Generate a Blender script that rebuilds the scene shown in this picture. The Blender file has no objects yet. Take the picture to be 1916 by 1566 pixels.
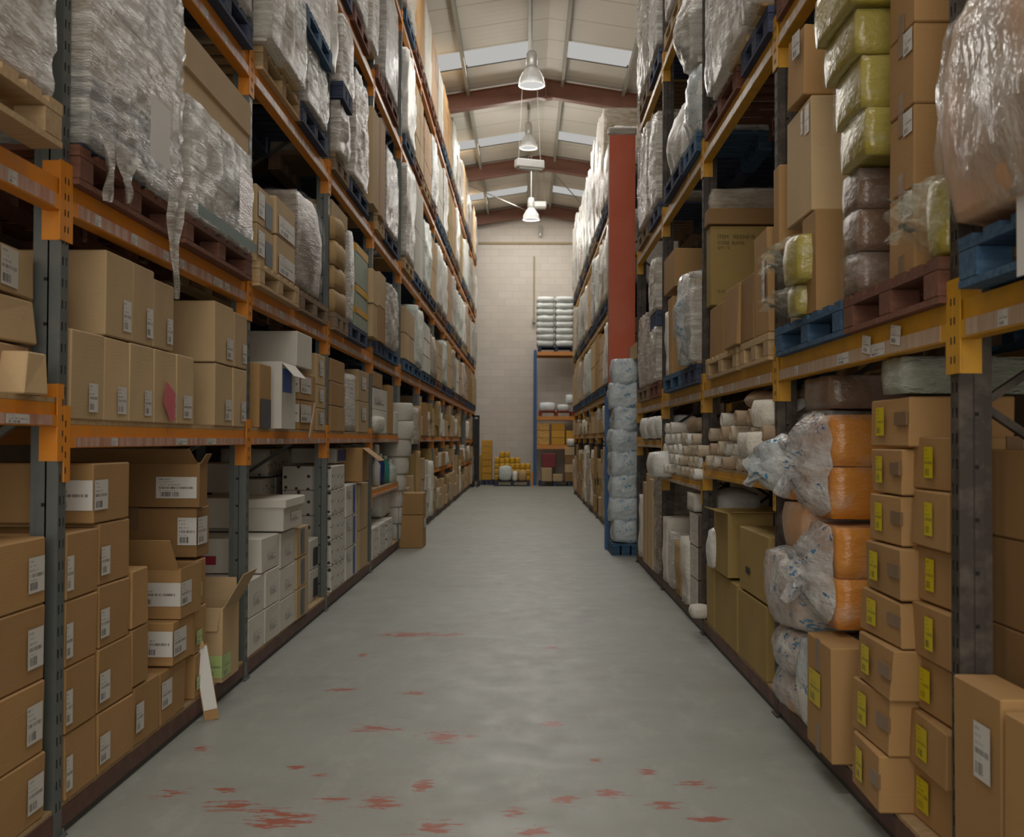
import bpy, bmesh, math, random
from mathutils import Vector, Matrix, noise
S = bpy.context.scene
COL = S.collection
PI = math.pi
# ---------------------------------------------------------------- camera, world, exposure, big lights
FPX, CX, CY, H = 2040.0, 958.0, 783.0, 1.38
VPX, VPY = 984.0, 823.0
a_ = Vector((VPX-CX, -(VPY-CY), -FPX)).normalized()
u_ = Vector((0.004*FPX, FPX, 0)).normalized()
u_ = (u_ - a_*u_.dot(a_)).normalized()
x_ = a_.cross(u_)
RW = Matrix((x_, a_, u_))            # rows: world axes in camera coordinates
cam = bpy.data.cameras.new('camera')
camo = bpy.data.objects.new('camera', cam)
COL.objects.link(camo)
cam.sensor_width = 36; cam.lens = 36*FPX/1916
cam.clip_end = 200; cam.clip_start = 0.05
camo.matrix_world = Matrix.Translation((0, 0, H)) @ RW.to_4x4()
cam.dof.use_dof = True; cam.dof.focus_distance = 6.5; cam.dof.aperture_fstop = 4.5
S.camera = camo
S.view_settings.view_transform = 'Standard'; S.view_settings.look = 'None'
S.view_settings.exposure = 0.0; S.view_settings.gamma = 1.0; S.view_settings.use_curve_mapping = False
wd = bpy.data.worlds.new('world'); S.world = wd; wd.use_nodes = True
wd.node_tree.nodes['Background'].inputs[0].default_value = (1.0, 0.95, 0.88, 1)
wd.node_tree.nodes['Background'].inputs[1].default_value = 0.5
def area(name, loc, rot, sx, sy, power, col=(1, .96, .90), spread=PI):
    l = bpy.data.lights.new(name, 'AREA'); l.shape = 'RECTANGLE'; l.size = sx; l.size_y = sy
    l.energy = power; l.color = col; l.spread = spread
    o = bpy.data.objects.new(name, l); COL.objects.link(o); o.location = loc; o.rotation_euler = rot
    return o
RIDGE_X, RIDGE_Z, SLOPE = 0.38, 8.84, 0.16
def roofz(x): return RIDGE_Z - SLOPE*abs(x-RIDGE_X)
SKY_Y = [2.1, 8.1, 14.1, 20.1, 26.0, 31.6]
SKY_L = [.9, .9, .9, .92, .8, .9]
LP = 1.0
for i, sy in enumerate(SKY_Y):      # daylight falling in below every row of roof lights
    area('roof_light_daylight', (RIDGE_X-.6, sy+.45, 8.45), (0, 0, 0), 3.6, 1.0, (112 if i < 5 else 150)*LP, (1, .97, .92))
area('rear_fill_light', (-.17, -3.2, 3.6), (math.radians(84), 0, 0), 5.0, 5.5, 260*LP, (1, .95, .86))  # fill light added behind the camera to brighten the near bays, no door

# ---------------------------------------------------------------- materials
M = {}
def nt(name):
    m = bpy.data.materials.new(name); m.use_nodes = True
    n = m.node_tree; n.nodes.clear(); M[name] = m
    return m, n
def N(n, t, **kw):
    o = n.nodes.new(t)
    for k, v in kw.items():
        if k.startswith('i_'): o.inputs[k[2:].replace('_', ' ')].default_value = v
        elif k.startswith('n_'): o.inputs[int(k[2:])].default_value = v
        else: setattr(o, k, v)
    return o
def L(n, a, b): n.links.new(a, b)
def coords(n, scale=(1, 1, 1), rot=(0, 0, 0), kind='Object'):
    tc = N(n, 'ShaderNodeTexCoord'); mp = N(n, 'ShaderNodeMapping')
    mp.inputs['Scale'].default_value = scale; mp.inputs['Rotation'].default_value = rot
    L(n, tc.outputs[kind], mp.inputs[0]); return mp.outputs[0]
def noi(n, vec, scale, detail=3, rough=.55):
    o = N(n, 'ShaderNodeTexNoise'); o.inputs['Scale'].default_value = scale
    o.inputs['Detail'].default_value = detail; o.inputs['Roughness'].default_value = rough
    L(n, vec, o.inputs['Vector']); return o.outputs[0]
def ramp(n, fac, a, b, ca=(0, 0, 0, 1), cb=(1, 1, 1, 1)):
    o = N(n, 'ShaderNodeValToRGB'); e = o.color_ramp.elements
    e[0].position = a; e[1].position = b; e[0].color = ca; e[1].color = cb
    L(n, fac, o.inputs[0]); return o.outputs[0]
def mixc(n, fac, a, b):
    o = N(n, 'ShaderNodeMix', data_type='RGBA')
    for idx, v in ((0, fac), (6, a), (7, b)):
        if isinstance(v, (int, float)): o.inputs[idx].default_value = v
        elif isinstance(v, tuple): o.inputs[idx].default_value = v if len(v) == 4 else (*v, 1)
        else: L(n, v, o.inputs[idx])
    return o.outputs[2]
def mth(n, op, a, b=None, c=None):
    o = N(n, 'ShaderNodeMath', operation=op)
    for i, v in enumerate((a, b, c)):
        if v is None: continue
        if isinstance(v, (int, float)): o.inputs[i].default_value = v
        else: L(n, v, o.inputs[i])
    return o.outputs[0]
def finish(n, col, rough=.6, bump=None, bstr=.2, bdist=.01, metal=0, spec=.5, alpha=None, trans=0, vary=.10):
    p = N(n, 'ShaderNodeBsdfPrincipled'); out = N(n, 'ShaderNodeOutputMaterial')
    if isinstance(col, tuple): col = mixc(n, 0.0, (*col[:3], 1), (*col[:3], 1))
    if vary:
        oi = N(n, 'ShaderNodeObjectInfo'); hsv = N(n, 'ShaderNodeHueSaturation')
        L(n, mth(n, 'MULTIPLY_ADD', oi.outputs['Random'], vary*2, 1-vary), hsv.inputs['Value'])
        L(n, col, hsv.inputs['Color']); col = hsv.outputs[0]
    L(n, col, p.inputs['Base Color'])
    if isinstance(rough, (int, float)): p.inputs['Roughness'].default_value = rough
    else: L(n, rough, p.inputs['Roughness'])
    p.inputs['Metallic'].default_value = metal; p.inputs['Specular IOR Level'].default_value = spec
    if trans: p.inputs['Transmission Weight'].default_value = trans
    if bump is not None:
        b = N(n, 'ShaderNodeBump'); b.inputs['Strength'].default_value = bstr; b.inputs['Distance'].default_value = bdist
        L(n, bump, b.inputs['Height']); L(n, b.outputs[0], p.inputs['Normal'])
    if alpha is not None:
        t = N(n, 'ShaderNodeBsdfTransparent'); mx = N(n, 'ShaderNodeMixShader')
        L(n, alpha, mx.inputs[0]); L(n, t.outputs[0], mx.inputs[1]); L(n, p.outputs[0], mx.inputs[2])
        L(n, mx.outputs[0], out.inputs[0])
    else: L(n, p.outputs[0], out.inputs[0])
    return p
def plain(name, c, rough=.55, metal=0, wear=None, spec=.5, vary=.06, sc=6, amt=.25, bs=.1):
    m, n = nt(name); v = coords(n)
    f = noi(n, v, sc, 5)
    c2 = wear or tuple(x*.72 for x in c)
    col = mixc(n, mth(n, 'MULTIPLY', ramp(n, f, .45, .75), amt*2), (*c, 1), (*c2, 1))
    finish(n, col, rough, noi(n, v, sc*12, 3), bs, .004, metal, spec, vary=vary)
def cardboard(name, c):
    m, n = nt(name); v = coords(n)
    big = noi(n, v, 2.2, 4); fine = noi(n, coords(n, (1, 1, 30)), 14, 2)
    col = mixc(n, ramp(n, big, .35, .75), (*c, 1), tuple(x*.86 for x in c)+(1,))
    col = mixc(n, mth(n, 'MULTIPLY', ramp(n, noi(n, v, 18, 6, .7), .6, .78), .25), col, tuple(x*.6 for x in c)+(1,))
    flute = mth(n, 'MULTIPLY', fine, .6)
    finish(n, col, .72, mth(n, 'ADD', flute, mth(n, 'MULTIPLY', noi(n, v, 5, 2), 1.5)), .25, .006, spec=.25, vary=.10)
cardboard('card', (.40, .235, .095)); cardboard('card_light', (.52, .372, .205)); cardboard('card_dark', (.28, .16, .065))
cardboard('card_olive', (.36, .25, .085)); cardboard('card_pink', (.50, .33, .20)); cardboard('kraft', (.42, .28, .13))
cardboard('card_white', (.66, .63, .56)); cardboard('card_grey', (.12, .115, .12)); cardboard('card_mauve', (.16, .115, .09))
cardboard('card_yellow', (.62, .33, .05)); cardboard('card_inner', (.33, .20, .085))
def wrapmat(name, c, c2=(.60, .57, .51), lo=.38, hi=.66, rough=.28, sc=7, bs=.8, tilt=.25, fz=4.5):
    m, n = nt(name); v = coords(n, (1, 1, fz), (tilt, tilt*.6, 0))
    f = noi(n, v, sc, 6, .62); f2 = noi(n, coords(n, (1, 1, 1.3)), 3.2, 4)
    col = mixc(n, ramp(n, mth(n, 'ADD', mth(n, 'MULTIPLY', f, .6), mth(n, 'MULTIPLY', f2, .4)), lo, hi), (*c, 1), (*c2, 1))
    finish(n, col, rough, mth(n, 'ADD', f, mth(n, 'MULTIPLY', noi(n, v, sc*4, 3), .4)), bs, .03, spec=.6, vary=.07)
wrapmat('wrap_white', (.38, .34, .28)); wrapmat('wrap_beige', (.27, .205, .13), (.52, .47, .39)); wrapmat('wrap_grey', (.30, .30, .28), (.56, .55, .52))
wrapmat('wrap_brown', (.20, .145, .10), (.52, .47, .40), .42, .72); wrapmat('wrap_pink', (.36, .24, .19), (.56, .50, .45))
wrapmat('wrap_mint', (.52, .58, .52), (.70, .73, .69), rough=.3); wrapmat('wrap_green', (.26, .29, .22), (.50, .52, .44), .4, .75)
wrapmat('bag_white', (.62, .61, .57), (.76, .75, .71), rough=.4, sc=4, bs=.4, fz=1.5)
wrapmat('bag_sack', (.60, .64, .62), (.74, .76, .74), rough=.6, sc=4, bs=.3, fz=1)
wrapmat('bag_peach', (.60, .29, .11), (.55, .40, .28), .36, .68, .55, 4, .2, .3, .5)
wrapmat('cloth_beige', (.46, .37, .26), (.58, .50, .38), rough=.85, sc=9, bs=.5, fz=1)
wrapmat('cloth_white', (.60, .56, .48), (.70, .67, .60), rough=.85, sc=9, bs=.5, fz=1)
wrapmat('cloth_tan', (.34, .24, .15), (.42, .31, .21), rough=.85, sc=9, bs=.4, fz=1)
wrapmat('bag_yellow', (.34, .275, .045), (.42, .355, .09), .4, .8, .25, 3, .45, .8, 1.5)
wrapmat('pack_orange', (.64, .235, .018), (.66, .29, .04), .45, .85, .3, 5, .35, .8, 2)
wrapmat('pack_brown', (.17, .105, .07), (.25, .165, .115), .45, .85, .3, 5, .35, .1, 2)
def filmmat(name, lo, hi, tint=(.72, .71, .68), sc=5, fz=3, ink=None, base=.25, top=.9, tilt=.4):
    m, n = nt(name); v = coords(n, (1, 1, fz), (tilt, tilt*.6, 0))
    f = noi(n, v, sc, 6, .62)
    col = (*tint, 1); al = ramp(n, f, lo, hi, (base,)*3+(1,), (top,)*3+(1,))
    if ink:      # scattered printed marks
        w = N(n, 'ShaderNodeTexVoronoi', feature='F1'); w.inputs['Scale'].default_value = 7
        L(n, coords(n, (1.0, 1.6, 1.6), (.6, .5, .3)), w.inputs['Vector'])
        marks = mth(n, 'MULTIPLY', mth(n, 'LESS_THAN', w.outputs['Distance'], .30),
                    mth(n, 'GREATER_THAN', noi(n, coords(n, (1, 2.5, 2.5), (.7, 0, .4)), 28, 2), .53))
        col = mixc(n, marks, col, (*ink, 1)); al = mth(n, 'MAXIMUM', al, mth(n, 'MULTIPLY', marks, .85))
    finish(n, col, .16, mth(n, 'ADD', f, mth(n, 'MULTIPLY', noi(n, v, sc*6, 3), .7)), .7, .03, spec=.8, alpha=al, vary=0)
filmmat('film_stretch', .40, .64, (.62, .59, .53), 5, 6, base=.42, top=.93, tilt=.5)
filmmat('film_clear', .52, .80, sc=5, fz=1.8, base=.04, top=.36, tilt=.9)
filmmat('film_bag', .46, .64, (.60, .56, .50), 3, .7, base=.10, top=.78, tilt=.3)
filmmat('film_print', .42, .70, (.62, .63, .62), 4, 1.5, (.05, .17, .30), .35, .9, .9)
filmmat('film_blue', .42, .70, (.62, .68, .70), 4, 1.0, (.03, .25, .45), .45, .92, .9)
filmmat('film_yellow', .52, .78, (.60, .58, .45), 5, 1.5, base=.05, top=.5, tilt=.9)
wrapmat('sack_blue', (.58, .64, .66), (.74, .77, .77), .35, .65, .35, 4, .5, .3, 2)
plain('steel_slate', (.12, .135, .13), .42, .3, (.17, .17, .15), sc=9, amt=.35)
plain('steel_black', (.036, .026, .019), .62, 0, (.14, .12, .09), sc=14, amt=.3)
plain('hole_shade', (.01, .009, .008), .9)  # near-black colour painted in for the shade inside slots and holes
plain('paint_orange', (.68, .235, .008), .52, 0, (.50, .22, .06), sc=7, amt=.3)
plain('paint_yellow', (.60, .30, .012), .52, 0, (.42, .22, .04), sc=9, amt=.35)
plain('paint_bluepost', (.015, .09, .26), .4); plain('paint_orange_far', (.62, .25, .05), .4)
plain('paint_oxide', (.20, .085, .052), .6, sc=3); plain('oxide_board', (.50, .085, .028), .55, 0, (.54, .15, .08), sc=1.2, amt=.4, vary=0)
plain('base_brown', (.10, .042, .03), .6, 0, (.16, .09, .06), sc=11, amt=.4); plain('gap_shade', (.06, .055, .05), .6)
plain('purlin', (.34, .33, .28), .5); plain('lamp_metal', (.62, .62, .60), .3, .3)
plain('chip_board', (.42, .29, .15), .8, 0, (.28, .18, .09), sc=40, amt=.4)
plain('ticket', (.66, .62, .57), .5); plain('paper', (.68, .67, .64), .6, vary=.02, amt=.05)
plain('pink_paper', (.62, .14, .17), .6); plain('bottle_green', (.03, .30, .22), .3); plain('bottle_navy', (.02, .04, .16), .3)
plain('tub_white', (.62, .63, .60), .4); plain('lime', (.42, .48, .10), .5); plain('purple_film', (.05, .018, .04), .25, bs=.4)
plain('teal_pack', (.03, .10, .08), .4); plain('bin_blue', (.02, .05, .10), .5); plain('truck_yellow', (.55, .35, .02), .4)
plain('truck_black', (.02, .018, .016), .5); plain('tape', (.22, .135, .07), .3, sc=3); plain('tape_clear', (.44, .31, .17), .25)
plain('print_blue', (.03, .06, .25), .5); plain('print_red', (.35, .02, .05), .5); plain('print_black', (.02, .02, .02), .6)
plain('print_bluestripe', (.03, .10, .36), .5); plain('print_greyblue', (.10, .14, .17), .5); plain('sage', (.28, .34, .26), .5)
plain('print_faded', (.12, .085, .04), .7)
plain('amber', (.62, .34, .01), .5); plain('water_blue', (.10, .28, .42), .3); plain('foam_cream', (.55, .52, .46), .8)
plain('red_pack', (.20, .02, .03), .5)
def strip():
    m, n = nt('ticket_strip'); v = coords(n, (1, 6, 1))
    col = mixc(n, ramp(n, noi(n, v, 3, 3), .4, .65), (.42, .19, .12, 1), (.55, .40, .33, 1))
    finish(n, col, .42, spec=.5, vary=.03)
    m, n = nt('ticket_strip_sand'); v = coords(n, (1, 6, 1))
    col = mixc(n, ramp(n, noi(n, v, 3, 3), .4, .65), (.42, .28, .18, 1), (.50, .39, .30, 1))
    finish(n, col, .42, spec=.5, vary=.03)
strip()
def wood(name, c, c2, sc=1.0):
    m, n = nt(name); v = coords(n, (1.2, 9, 9)); f = noi(n, v, 5*sc, 5); d = noi(n, coords(n), 9, 5, .7)
    col = mixc(n, ramp(n, f, .3, .7), (*c, 1), (*c2, 1))
    col = mixc(n, mth(n, 'MULTIPLY', ramp(n, d, .55, .75), .5), col, tuple(x*.5 for x in c)+(1,))
    finish(n, col, .78, f, .3, .006, spec=.25, vary=.15)
wood('wood_pale', (.50, .36, .20), (.40, .27, .14)); wood('wood_brown', (.13, .055, .035), (.19, .085, .055))
wood('wood_blue', (.025, .065, .13), (.07, .13, .20)); wood('wood_dark', (.17, .115, .07), (.24, .165, .10)); wood('wood_navy', (.03, .038, .075), (.06, .075, .12))
wood('wood_red', (.30, .05, .02), (.22, .04, .02))
def labelmat(name, bg, ink):
    m, n = nt(name); tc = N(n, 'ShaderNodeTexCoord'); sp = N(n, 'ShaderNodeSeparateXYZ'); L(n, tc.outputs['UV'], sp.inputs[0])
    u, v = sp.outputs[0], sp.outputs[1]
    oi = N(n, 'ShaderNodeObjectInfo'); ro = mth(n, 'MULTIPLY', oi.outputs['Random'], 40)
    def band(x, a, b): return mth(n, 'MULTIPLY', mth(n, 'GREATER_THAN', x, a), mth(n, 'LESS_THAN', x, b))
    def n1(x, s, off=0):
        cb = N(n, 'ShaderNodeCombineXYZ'); L(n, mth(n, 'MULTIPLY', x, s), cb.inputs[0]); L(n, mth(n, 'ADD', ro, off), cb.inputs[1])
        return noi(n, cb.outputs[0], 1, 1)
    bars = mth(n, 'MULTIPLY', mth(n, 'MULTIPLY', band(u, .10, .58), band(v, .08, .30)), mth(n, 'GREATER_THAN', n1(u, 60), .49))
    ink_f = bars
    for k, (v0, v1, s, th, u1) in enumerate(((.44, .54, 42, .46, .92), (.60, .66, 60, .52, .60), (.74, .79, 60, .54, .45), (.86, .92, 50, .50, .38), (.34, .38, 70, .55, .5))):
        t = mth(n, 'MULTIPLY', mth(n, 'MULTIPLY', band(u, .07, u1), band(v, v0, v1)), mth(n, 'GREATER_THAN', n1(u, s, 7*k+3), th))
        ink_f = mth(n, 'MAXIMUM', ink_f, mth(n, 'MULTIPLY', t, .75))
    finish(n, mixc(n, ink_f, (*bg, 1), (*ink, 1)), .45, spec=.4, vary=.03)
labelmat('label_white', (.60, .58, .54), (.07, .065, .06)); labelmat('label_yellow', (.60, .48, .0), (.12, .10, .01)); labelmat('label_green', (.42, .56, .22), (.10, .14, .06))
def dotsmat():
    m, n = nt('dotted_white'); tc = N(n, 'ShaderNodeTexCoord')
    w = N(n, 'ShaderNodeTexVoronoi', feature='F1'); w.inputs['Scale'].default_value = 11; w.inputs['Randomness'].default_value = .35
    L(n, tc.outputs['Object'], w.inputs['Vector'])
    finish(n, mixc(n, mth(n, 'LESS_THAN', w.outputs['Distance'], .17), (.60, .57, .51, 1), (.05, .045, .04, 1)), .6, vary=.06)
    m, n = nt('speckled_kraft'); w = N(n, 'ShaderNodeTexVoronoi', feature='F1'); w.inputs['Scale'].default_value = 9
    tc = N(n, 'ShaderNodeTexCoord'); L(n, tc.outputs['Object'], w.inputs['Vector'])
    finish(n, mixc(n, mth(n, 'LESS_THAN', w.outputs['Distance'], .25), (.60, .35, .09, 1), (.42, .22, .06, 1)), .6, vary=.06)
dotsmat()
def floormat():
    m, n = nt('floor_paint'); v = coords(n)
    big = noi(n, v, .9, 5, .6); fine = noi(n, v, 30, 5, .7); st = noi(n, coords(n, (1, .35, 1), (0, 0, .5)), 6, 6, .7)
    col = mixc(n, ramp(n, big, .3, .7), (.285, .292, .262, 1), (.240, .243, .215, 1))
    col = mixc(n, mth(n, 'MULTIPLY', ramp(n, st, .52, .72), .38), col, (.40, .40, .355, 1))
    col = mixc(n, mth(n, 'MULTIPLY', ramp(n, fine, .55, .8), .25), col, (.16, .15, .13, 1))
    pts = [(440,1508,45,10),(530,1533,60,17),(628,1493,34,6),(500,1515,30,6),(830,1377,35,9),(700,1362,45,6),(710,1500,40,14),(795,1468,20,12),(820,1545,40,14),(645,1290,24,4),
           (775,1296,26,4),(770,1187,60,5),(845,1188,22,4),(430,1477,22,6),(330,1487,30,8),(560,1435,20,4),(1035,1352,20,5),(1300,1460,28,8),(1215,1437,15,6),(1115,1418,14,4),
           (1060,1490,25,10),(1250,1500,32,8),(1320,1525,42,6),(1140,1478,25,8),(965,1514,22,10),(880,1375,16,4),(1037,1210,20,3),(682,1226,9,4),(540,1150,30,3),(1000,1550,30,8),(600,1450,14,5),(380,1400,14,5)]
    dm = None       # places where the grey coat has worn through to the old red paint
    for (qx, qy, rx, ry) in pts:
        Y = H*FPX/(qy-VPY); X = (qx-VPX)*Y/FPX; ax, ay = FPX/(rx*Y)*.9, H*FPX/(ry*Y*Y)*.9
        vm = N(n, 'ShaderNodeVectorMath', operation='MULTIPLY_ADD'); vm.inputs[1].default_value = (ax, ay, 0); vm.inputs[2].default_value = (-X*ax, -Y*ay, 0); L(n, v, vm.inputs[0])
        ln = N(n, 'ShaderNodeVectorMath', operation='LENGTH'); L(n, vm.outputs[0], ln.inputs[0])
        dm = ln.outputs['Value'] if dm is None else mth(n, 'MINIMUM', dm, ln.outputs['Value'])
    sc = noi(n, coords(n, (.55, 1.9, 1), (0, 0, .08)), 15, 10, .74)
    far = noi(n, coords(n, (1.0, .45, 1)), 3.2, 9, .74)
    patch = ramp(n, mth(n, 'SUBTRACT', mth(n, 'MULTIPLY_ADD', sc, 1.15, .0), mth(n, 'MULTIPLY', dm, .17)), .45, .50)
    patch = mth(n, 'MAXIMUM', patch, mth(n, 'MULTIPLY', ramp(n, far, .675, .70), .8))
    col = mixc(n, patch, col, (.29, .075, .040, 1))
    thin = noi(n, coords(n, (1.2, 5, 1), (0, 0, .12)), 9, 6, .7)
    col = mixc(n, mth(n, 'MULTIPLY', mth(n, 'MULTIPLY', ramp(n, thin, .62, .66), ramp(n, big, .45, .6)), .7), col, (.30, .09, .05, 1))
    rg = mth(n, 'MULTIPLY_ADD', noi(n, v, 5, 4), .35, .30)
    finish(n, col, rg, mth(n, 'ADD', fine, mth(n, 'MULTIPLY', noi(n, v, 3, 3), 3)), .08, .004, spec=.45, vary=0)
floormat()
def ceilmat():
    m, n = nt('roof_lining'); v = coords(n); sp = N(n, 'ShaderNodeSeparateXYZ'); L(n, v, sp.inputs[0])
    y = mth(n, 'FRACT', mth(n, 'MULTIPLY', sp.outputs[1], 1/1.0))
    seam = mth(n, 'LESS_THAN', y, .035)
    rib = mth(n, 'FRACT', mth(n, 'MULTIPLY', sp.outputs[1], 5.0))
    col = mixc(n, seam, (.66, .625, .56, 1), (.42, .39, .33, 1))
    col = mixc(n, mth(n, 'MULTIPLY', ramp(n, noi(n, v, 1.2, 3), .4, .7), .3), col, (.60, .545, .46, 1))
    finish(n, col, .6, mth(n, 'PINGPONG', rib, .5), .12, .02, vary=0)
    m, n = nt('block_wall'); tc = coords(n, (1, 1, 1), (PI/2, 0, 0)); br = N(n, 'ShaderNodeTexBrick')
    L(n, tc, br.inputs['Vector']); br.inputs['Scale'].default_value = 1; br.inputs['Brick Width'].default_value = .45; br.inputs['Row Height'].default_value = .225
    br.inputs['Mortar Size'].default_value = .008; br.inputs['Color1'].default_value = (.66, .60, .53, 1); br.inputs['Color2'].default_value = (.60, .55, .49, 1); br.inputs['Mortar'].default_value = (.54, .49, .42, 1)
    col = mixc(n, mth(n, 'MULTIPLY', ramp(n, noi(n, coords(n), .8, 5), .45, .7), .35), br.outputs[0], (.56, .49, .40, 1))
    finish(n, col, .7, br.outputs[1], .15, .006, vary=0)
ceilmat()
plain('wall_dark', (.21, .15, .10), .8, vary=0); plain('trim_sand', (.42, .33, .19), .7)
def emit(name, c, s):
    m, n = nt(name); e = N(n, 'ShaderNodeEmission'); e.inputs[0].default_value = (*c, 1); e.inputs[1].default_value = s
    o = N(n, 'ShaderNodeOutputMaterial'); L(n, e.outputs[0], o.inputs[0])
emit('rooflight_glow', (1, .985, .95), .47); emit('lamp_glow', (1, .99, .95), .62)
def glassmat():
    m, n = nt('lamp_acrylic'); fr = N(n, 'ShaderNodeLayerWeight'); fr.inputs[0].default_value = .45
    al = mth(n, 'MULTIPLY_ADD', fr.outputs['Facing'], .55, .30)
    finish(n, (.80, .80, .78), .12, spec=.8, alpha=al, vary=0)
glassmat()

# ---------------------------------------------------------------- mesh helpers
class MB:
    def __init__(s): s.v = []; s.f = []; s.uv = []; s.mi = []
    def add(s, vs, fs, uvs=None, mi=0):
        b = len(s.v); s.v += [tuple(p) for p in vs]
        for i, f in enumerate(fs):
            s.f.append([b+k for k in f]); s.mi.append(mi)
            s.uv.append(uvs[i] if uvs else None)
        return s
    def box(s, x0, x1, y0, y1, z0, z1, mi=0):
        vs = [(x, y, z) for x in (x0, x1) for y in (y0, y1) for z in (z0, z1)]
        return s.add(vs, [(0, 1, 3, 2), (4, 6, 7, 5), (0, 4, 5, 1), (2, 3, 7, 6), (0, 2, 6, 4), (1, 5, 7, 3)], mi=mi)
    def quad(s, a, b, c, d, mi=0): return s.add([a, b, c, d], [(0, 1, 2, 3)], [[(0, 0), (1, 0), (1, 1), (0, 1)]], mi)
    def bar(s, p, q, w, t, mi=0):       # square bar between two points
        p = Vector(p); q = Vector(q); d = (q-p).normalized(); up = Vector((0, 0, 1)) if abs(d.z) < .9 else Vector((1, 0, 0))
        a = d.cross(up).normalized()*w/2; b = d.cross(a).normalized()*t/2
        vs = [p-a-b, p+a-b, p+a+b, p-a+b, q-a-b, q+a-b, q+a+b, q-a+b]
        return s.add(vs, [(3, 2, 1, 0), (4, 5, 6, 7), (0, 1, 5, 4), (1, 2, 6, 5), (2, 3, 7, 6), (3, 0, 4, 7)], mi=mi)
    def cyl(s, p, q, r0, r1=None, n=16, cap=True, mi=0):
        p = Vector(p); q = Vector(q); r1 = r0 if r1 is None else r1; d = (q-p).normalized()
        a = d.orthogonal().normalized(); b = d.cross(a)
        vs = [p+(a*math.cos(t)+b*math.sin(t))*r0 for t in (2*PI*i/n for i in range(n))]+[q+(a*math.cos(t)+b*math.sin(t))*r1 for t in (2*PI*i/n for i in range(n))]
        fs = [(i, (i+1) % n, n+(i+1) % n, n+i) for i in range(n)]
        if cap: fs += [tuple(range(n-1, -1, -1)), tuple(range(n, 2*n))]
        return s.add(vs, fs, mi=mi)
    def lathe(s, prof, n=20, c=(0, 0, 0), mi=0):
        b = len(prof); vs = [(c[0]+r*math.cos(2*PI*i/n), c[1]+r*math.sin(2*PI*i/n), c[2]+z) for i in range(n) for r, z in prof]
        fs = [(i*b+j, ((i+1) % n)*b+j, ((i+1) % n)*b+j+1, i*b+j+1) for i in range(n) for j in range(b-1)]
        return s.add(vs, fs, mi=mi)
    def cham(s, w, d, h, c=.004, jit=0, rnd=random, top=1.0):      # chamfered box on z=0, origin at the centre of its base
        cj = {(i, j, k): (rnd.uniform(-jit, jit), rnd.uniform(-jit, jit), rnd.uniform(-jit, 0) if k > 0 else 0) for i in (-1, 1) for j in (-1, 1) for k in (-1, 1)}
        hx, hy, hz = d/2, w/2, h/2; vs = []; ix = {}
        for i in (-1, 1):
            for j in (-1, 1):
                for k in (-1, 1):
                    o = cj[(i, j, k)]; t = top if k > 0 else 1
                    for a in range(3):
                        e = [hx, hy, hz]
                        for b in range(3):
                            if b != a: e[b] -= c
                        ix[(i, j, k, a)] = len(vs); vs.append((i*e[0]*t+o[0], j*e[1]*t+o[1], hz+k*e[2]+o[2]))
        fs = []
        for a in range(3):
            b, e = (a+1) % 3, (a+2) % 3
            for sg in (-1, 1):
                q = []
                for p, r in ((-1, -1), (1, -1), (1, 1), (-1, 1)):
                    t = [0, 0, 0]; t[a] = sg; t[b] = p; t[e] = r; q.append(ix[(*t, a)])
                fs.append(q if sg > 0 else q[::-1])
            for p in (-1, 1):
                for r in (-1, 1):       # edge along axis a between faces b and e
                    t0 = [0, 0, 0]; t1 = [0, 0, 0]; t0[a] = -1; t1[a] = 1
                    for t in (t0, t1): t[b] = p; t[e] = r
                    q = [ix[(*t0, b)], ix[(*t1, b)], ix[(*t1, e)], ix[(*t0, e)]]
                    fs.append(q if p*r > 0 else q[::-1])
        for i in (-1, 1):
            for j in (-1, 1):
                for k in (-1, 1):
                    q = [ix[(i, j, k, 0)], ix[(i, j, k, 1)], ix[(i, j, k, 2)]]
                    fs.append(q if i*j*k > 0 else q[::-1])
        return s.add(vs, fs)
    def build(s, name, mats, parent=None, smooth=False, loc=None, rz=0):
        me = bpy.data.meshes.new(name); me.from_pydata(s.v, [], s.f); me.update()
        if any(u for u in s.uv):
            ul = me.uv_layers.new(name='UVMap'); k = 0
            for fi, f in enumerate(s.f):
                for c in range(len(f)):
                    if s.uv[fi]: ul.data[k].uv = s.uv[fi][c]
                    k += 1
        if isinstance(mats, str): mats = [mats]
        for m in mats: me.materials.append(M[m])
        for i, p in enumerate(me.polygons): p.material_index = s.mi[i]; p.use_smooth = smooth
        o = bpy.data.objects.new(name, me); COL.objects.link(o)
        if parent: o.parent = parent
        if loc is not None: o.location = loc
        if rz: o.rotation_euler = (0, 0, rz)
        return o
def gridbox(nx, ny, nz, fn):
    idx = {}; vs = []; fs = []
    def vid(i, j, k):
        key = (i, j, k)
        if key not in idx:
            idx[key] = len(vs); vs.append(fn(Vector((2*i/nx-1, 2*j/ny-1, 2*k/nz-1))))
        return idx[key]
    for j in range(ny):
        for k in range(nz):
            fs.append([vid(0, j, k), vid(0, j, k+1), vid(0, j+1, k+1), vid(0, j+1, k)])
            fs.append([vid(nx, j, k), vid(nx, j+1, k), vid(nx, j+1, k+1), vid(nx, j, k+1)])
    for i in range(nx):
        for k in range(nz):
            fs.append([vid(i, 0, k), vid(i+1, 0, k), vid(i+1, 0, k+1), vid(i, 0, k+1)])
            fs.append([vid(i, ny, k), vid(i, ny, k+1), vid(i+1, ny, k+1), vid(i+1, ny, k)])
    for i in range(nx):
        for j in range(ny):
            fs.append([vid(i, j, 0), vid(i, j+1, 0), vid(i+1, j+1, 0), vid(i+1, j, 0)])
            fs.append([vid(i, j, nz), vid(i+1, j, nz), vid(i+1, j+1, nz), vid(i, j+1, nz)])
    return vs, fs
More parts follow.
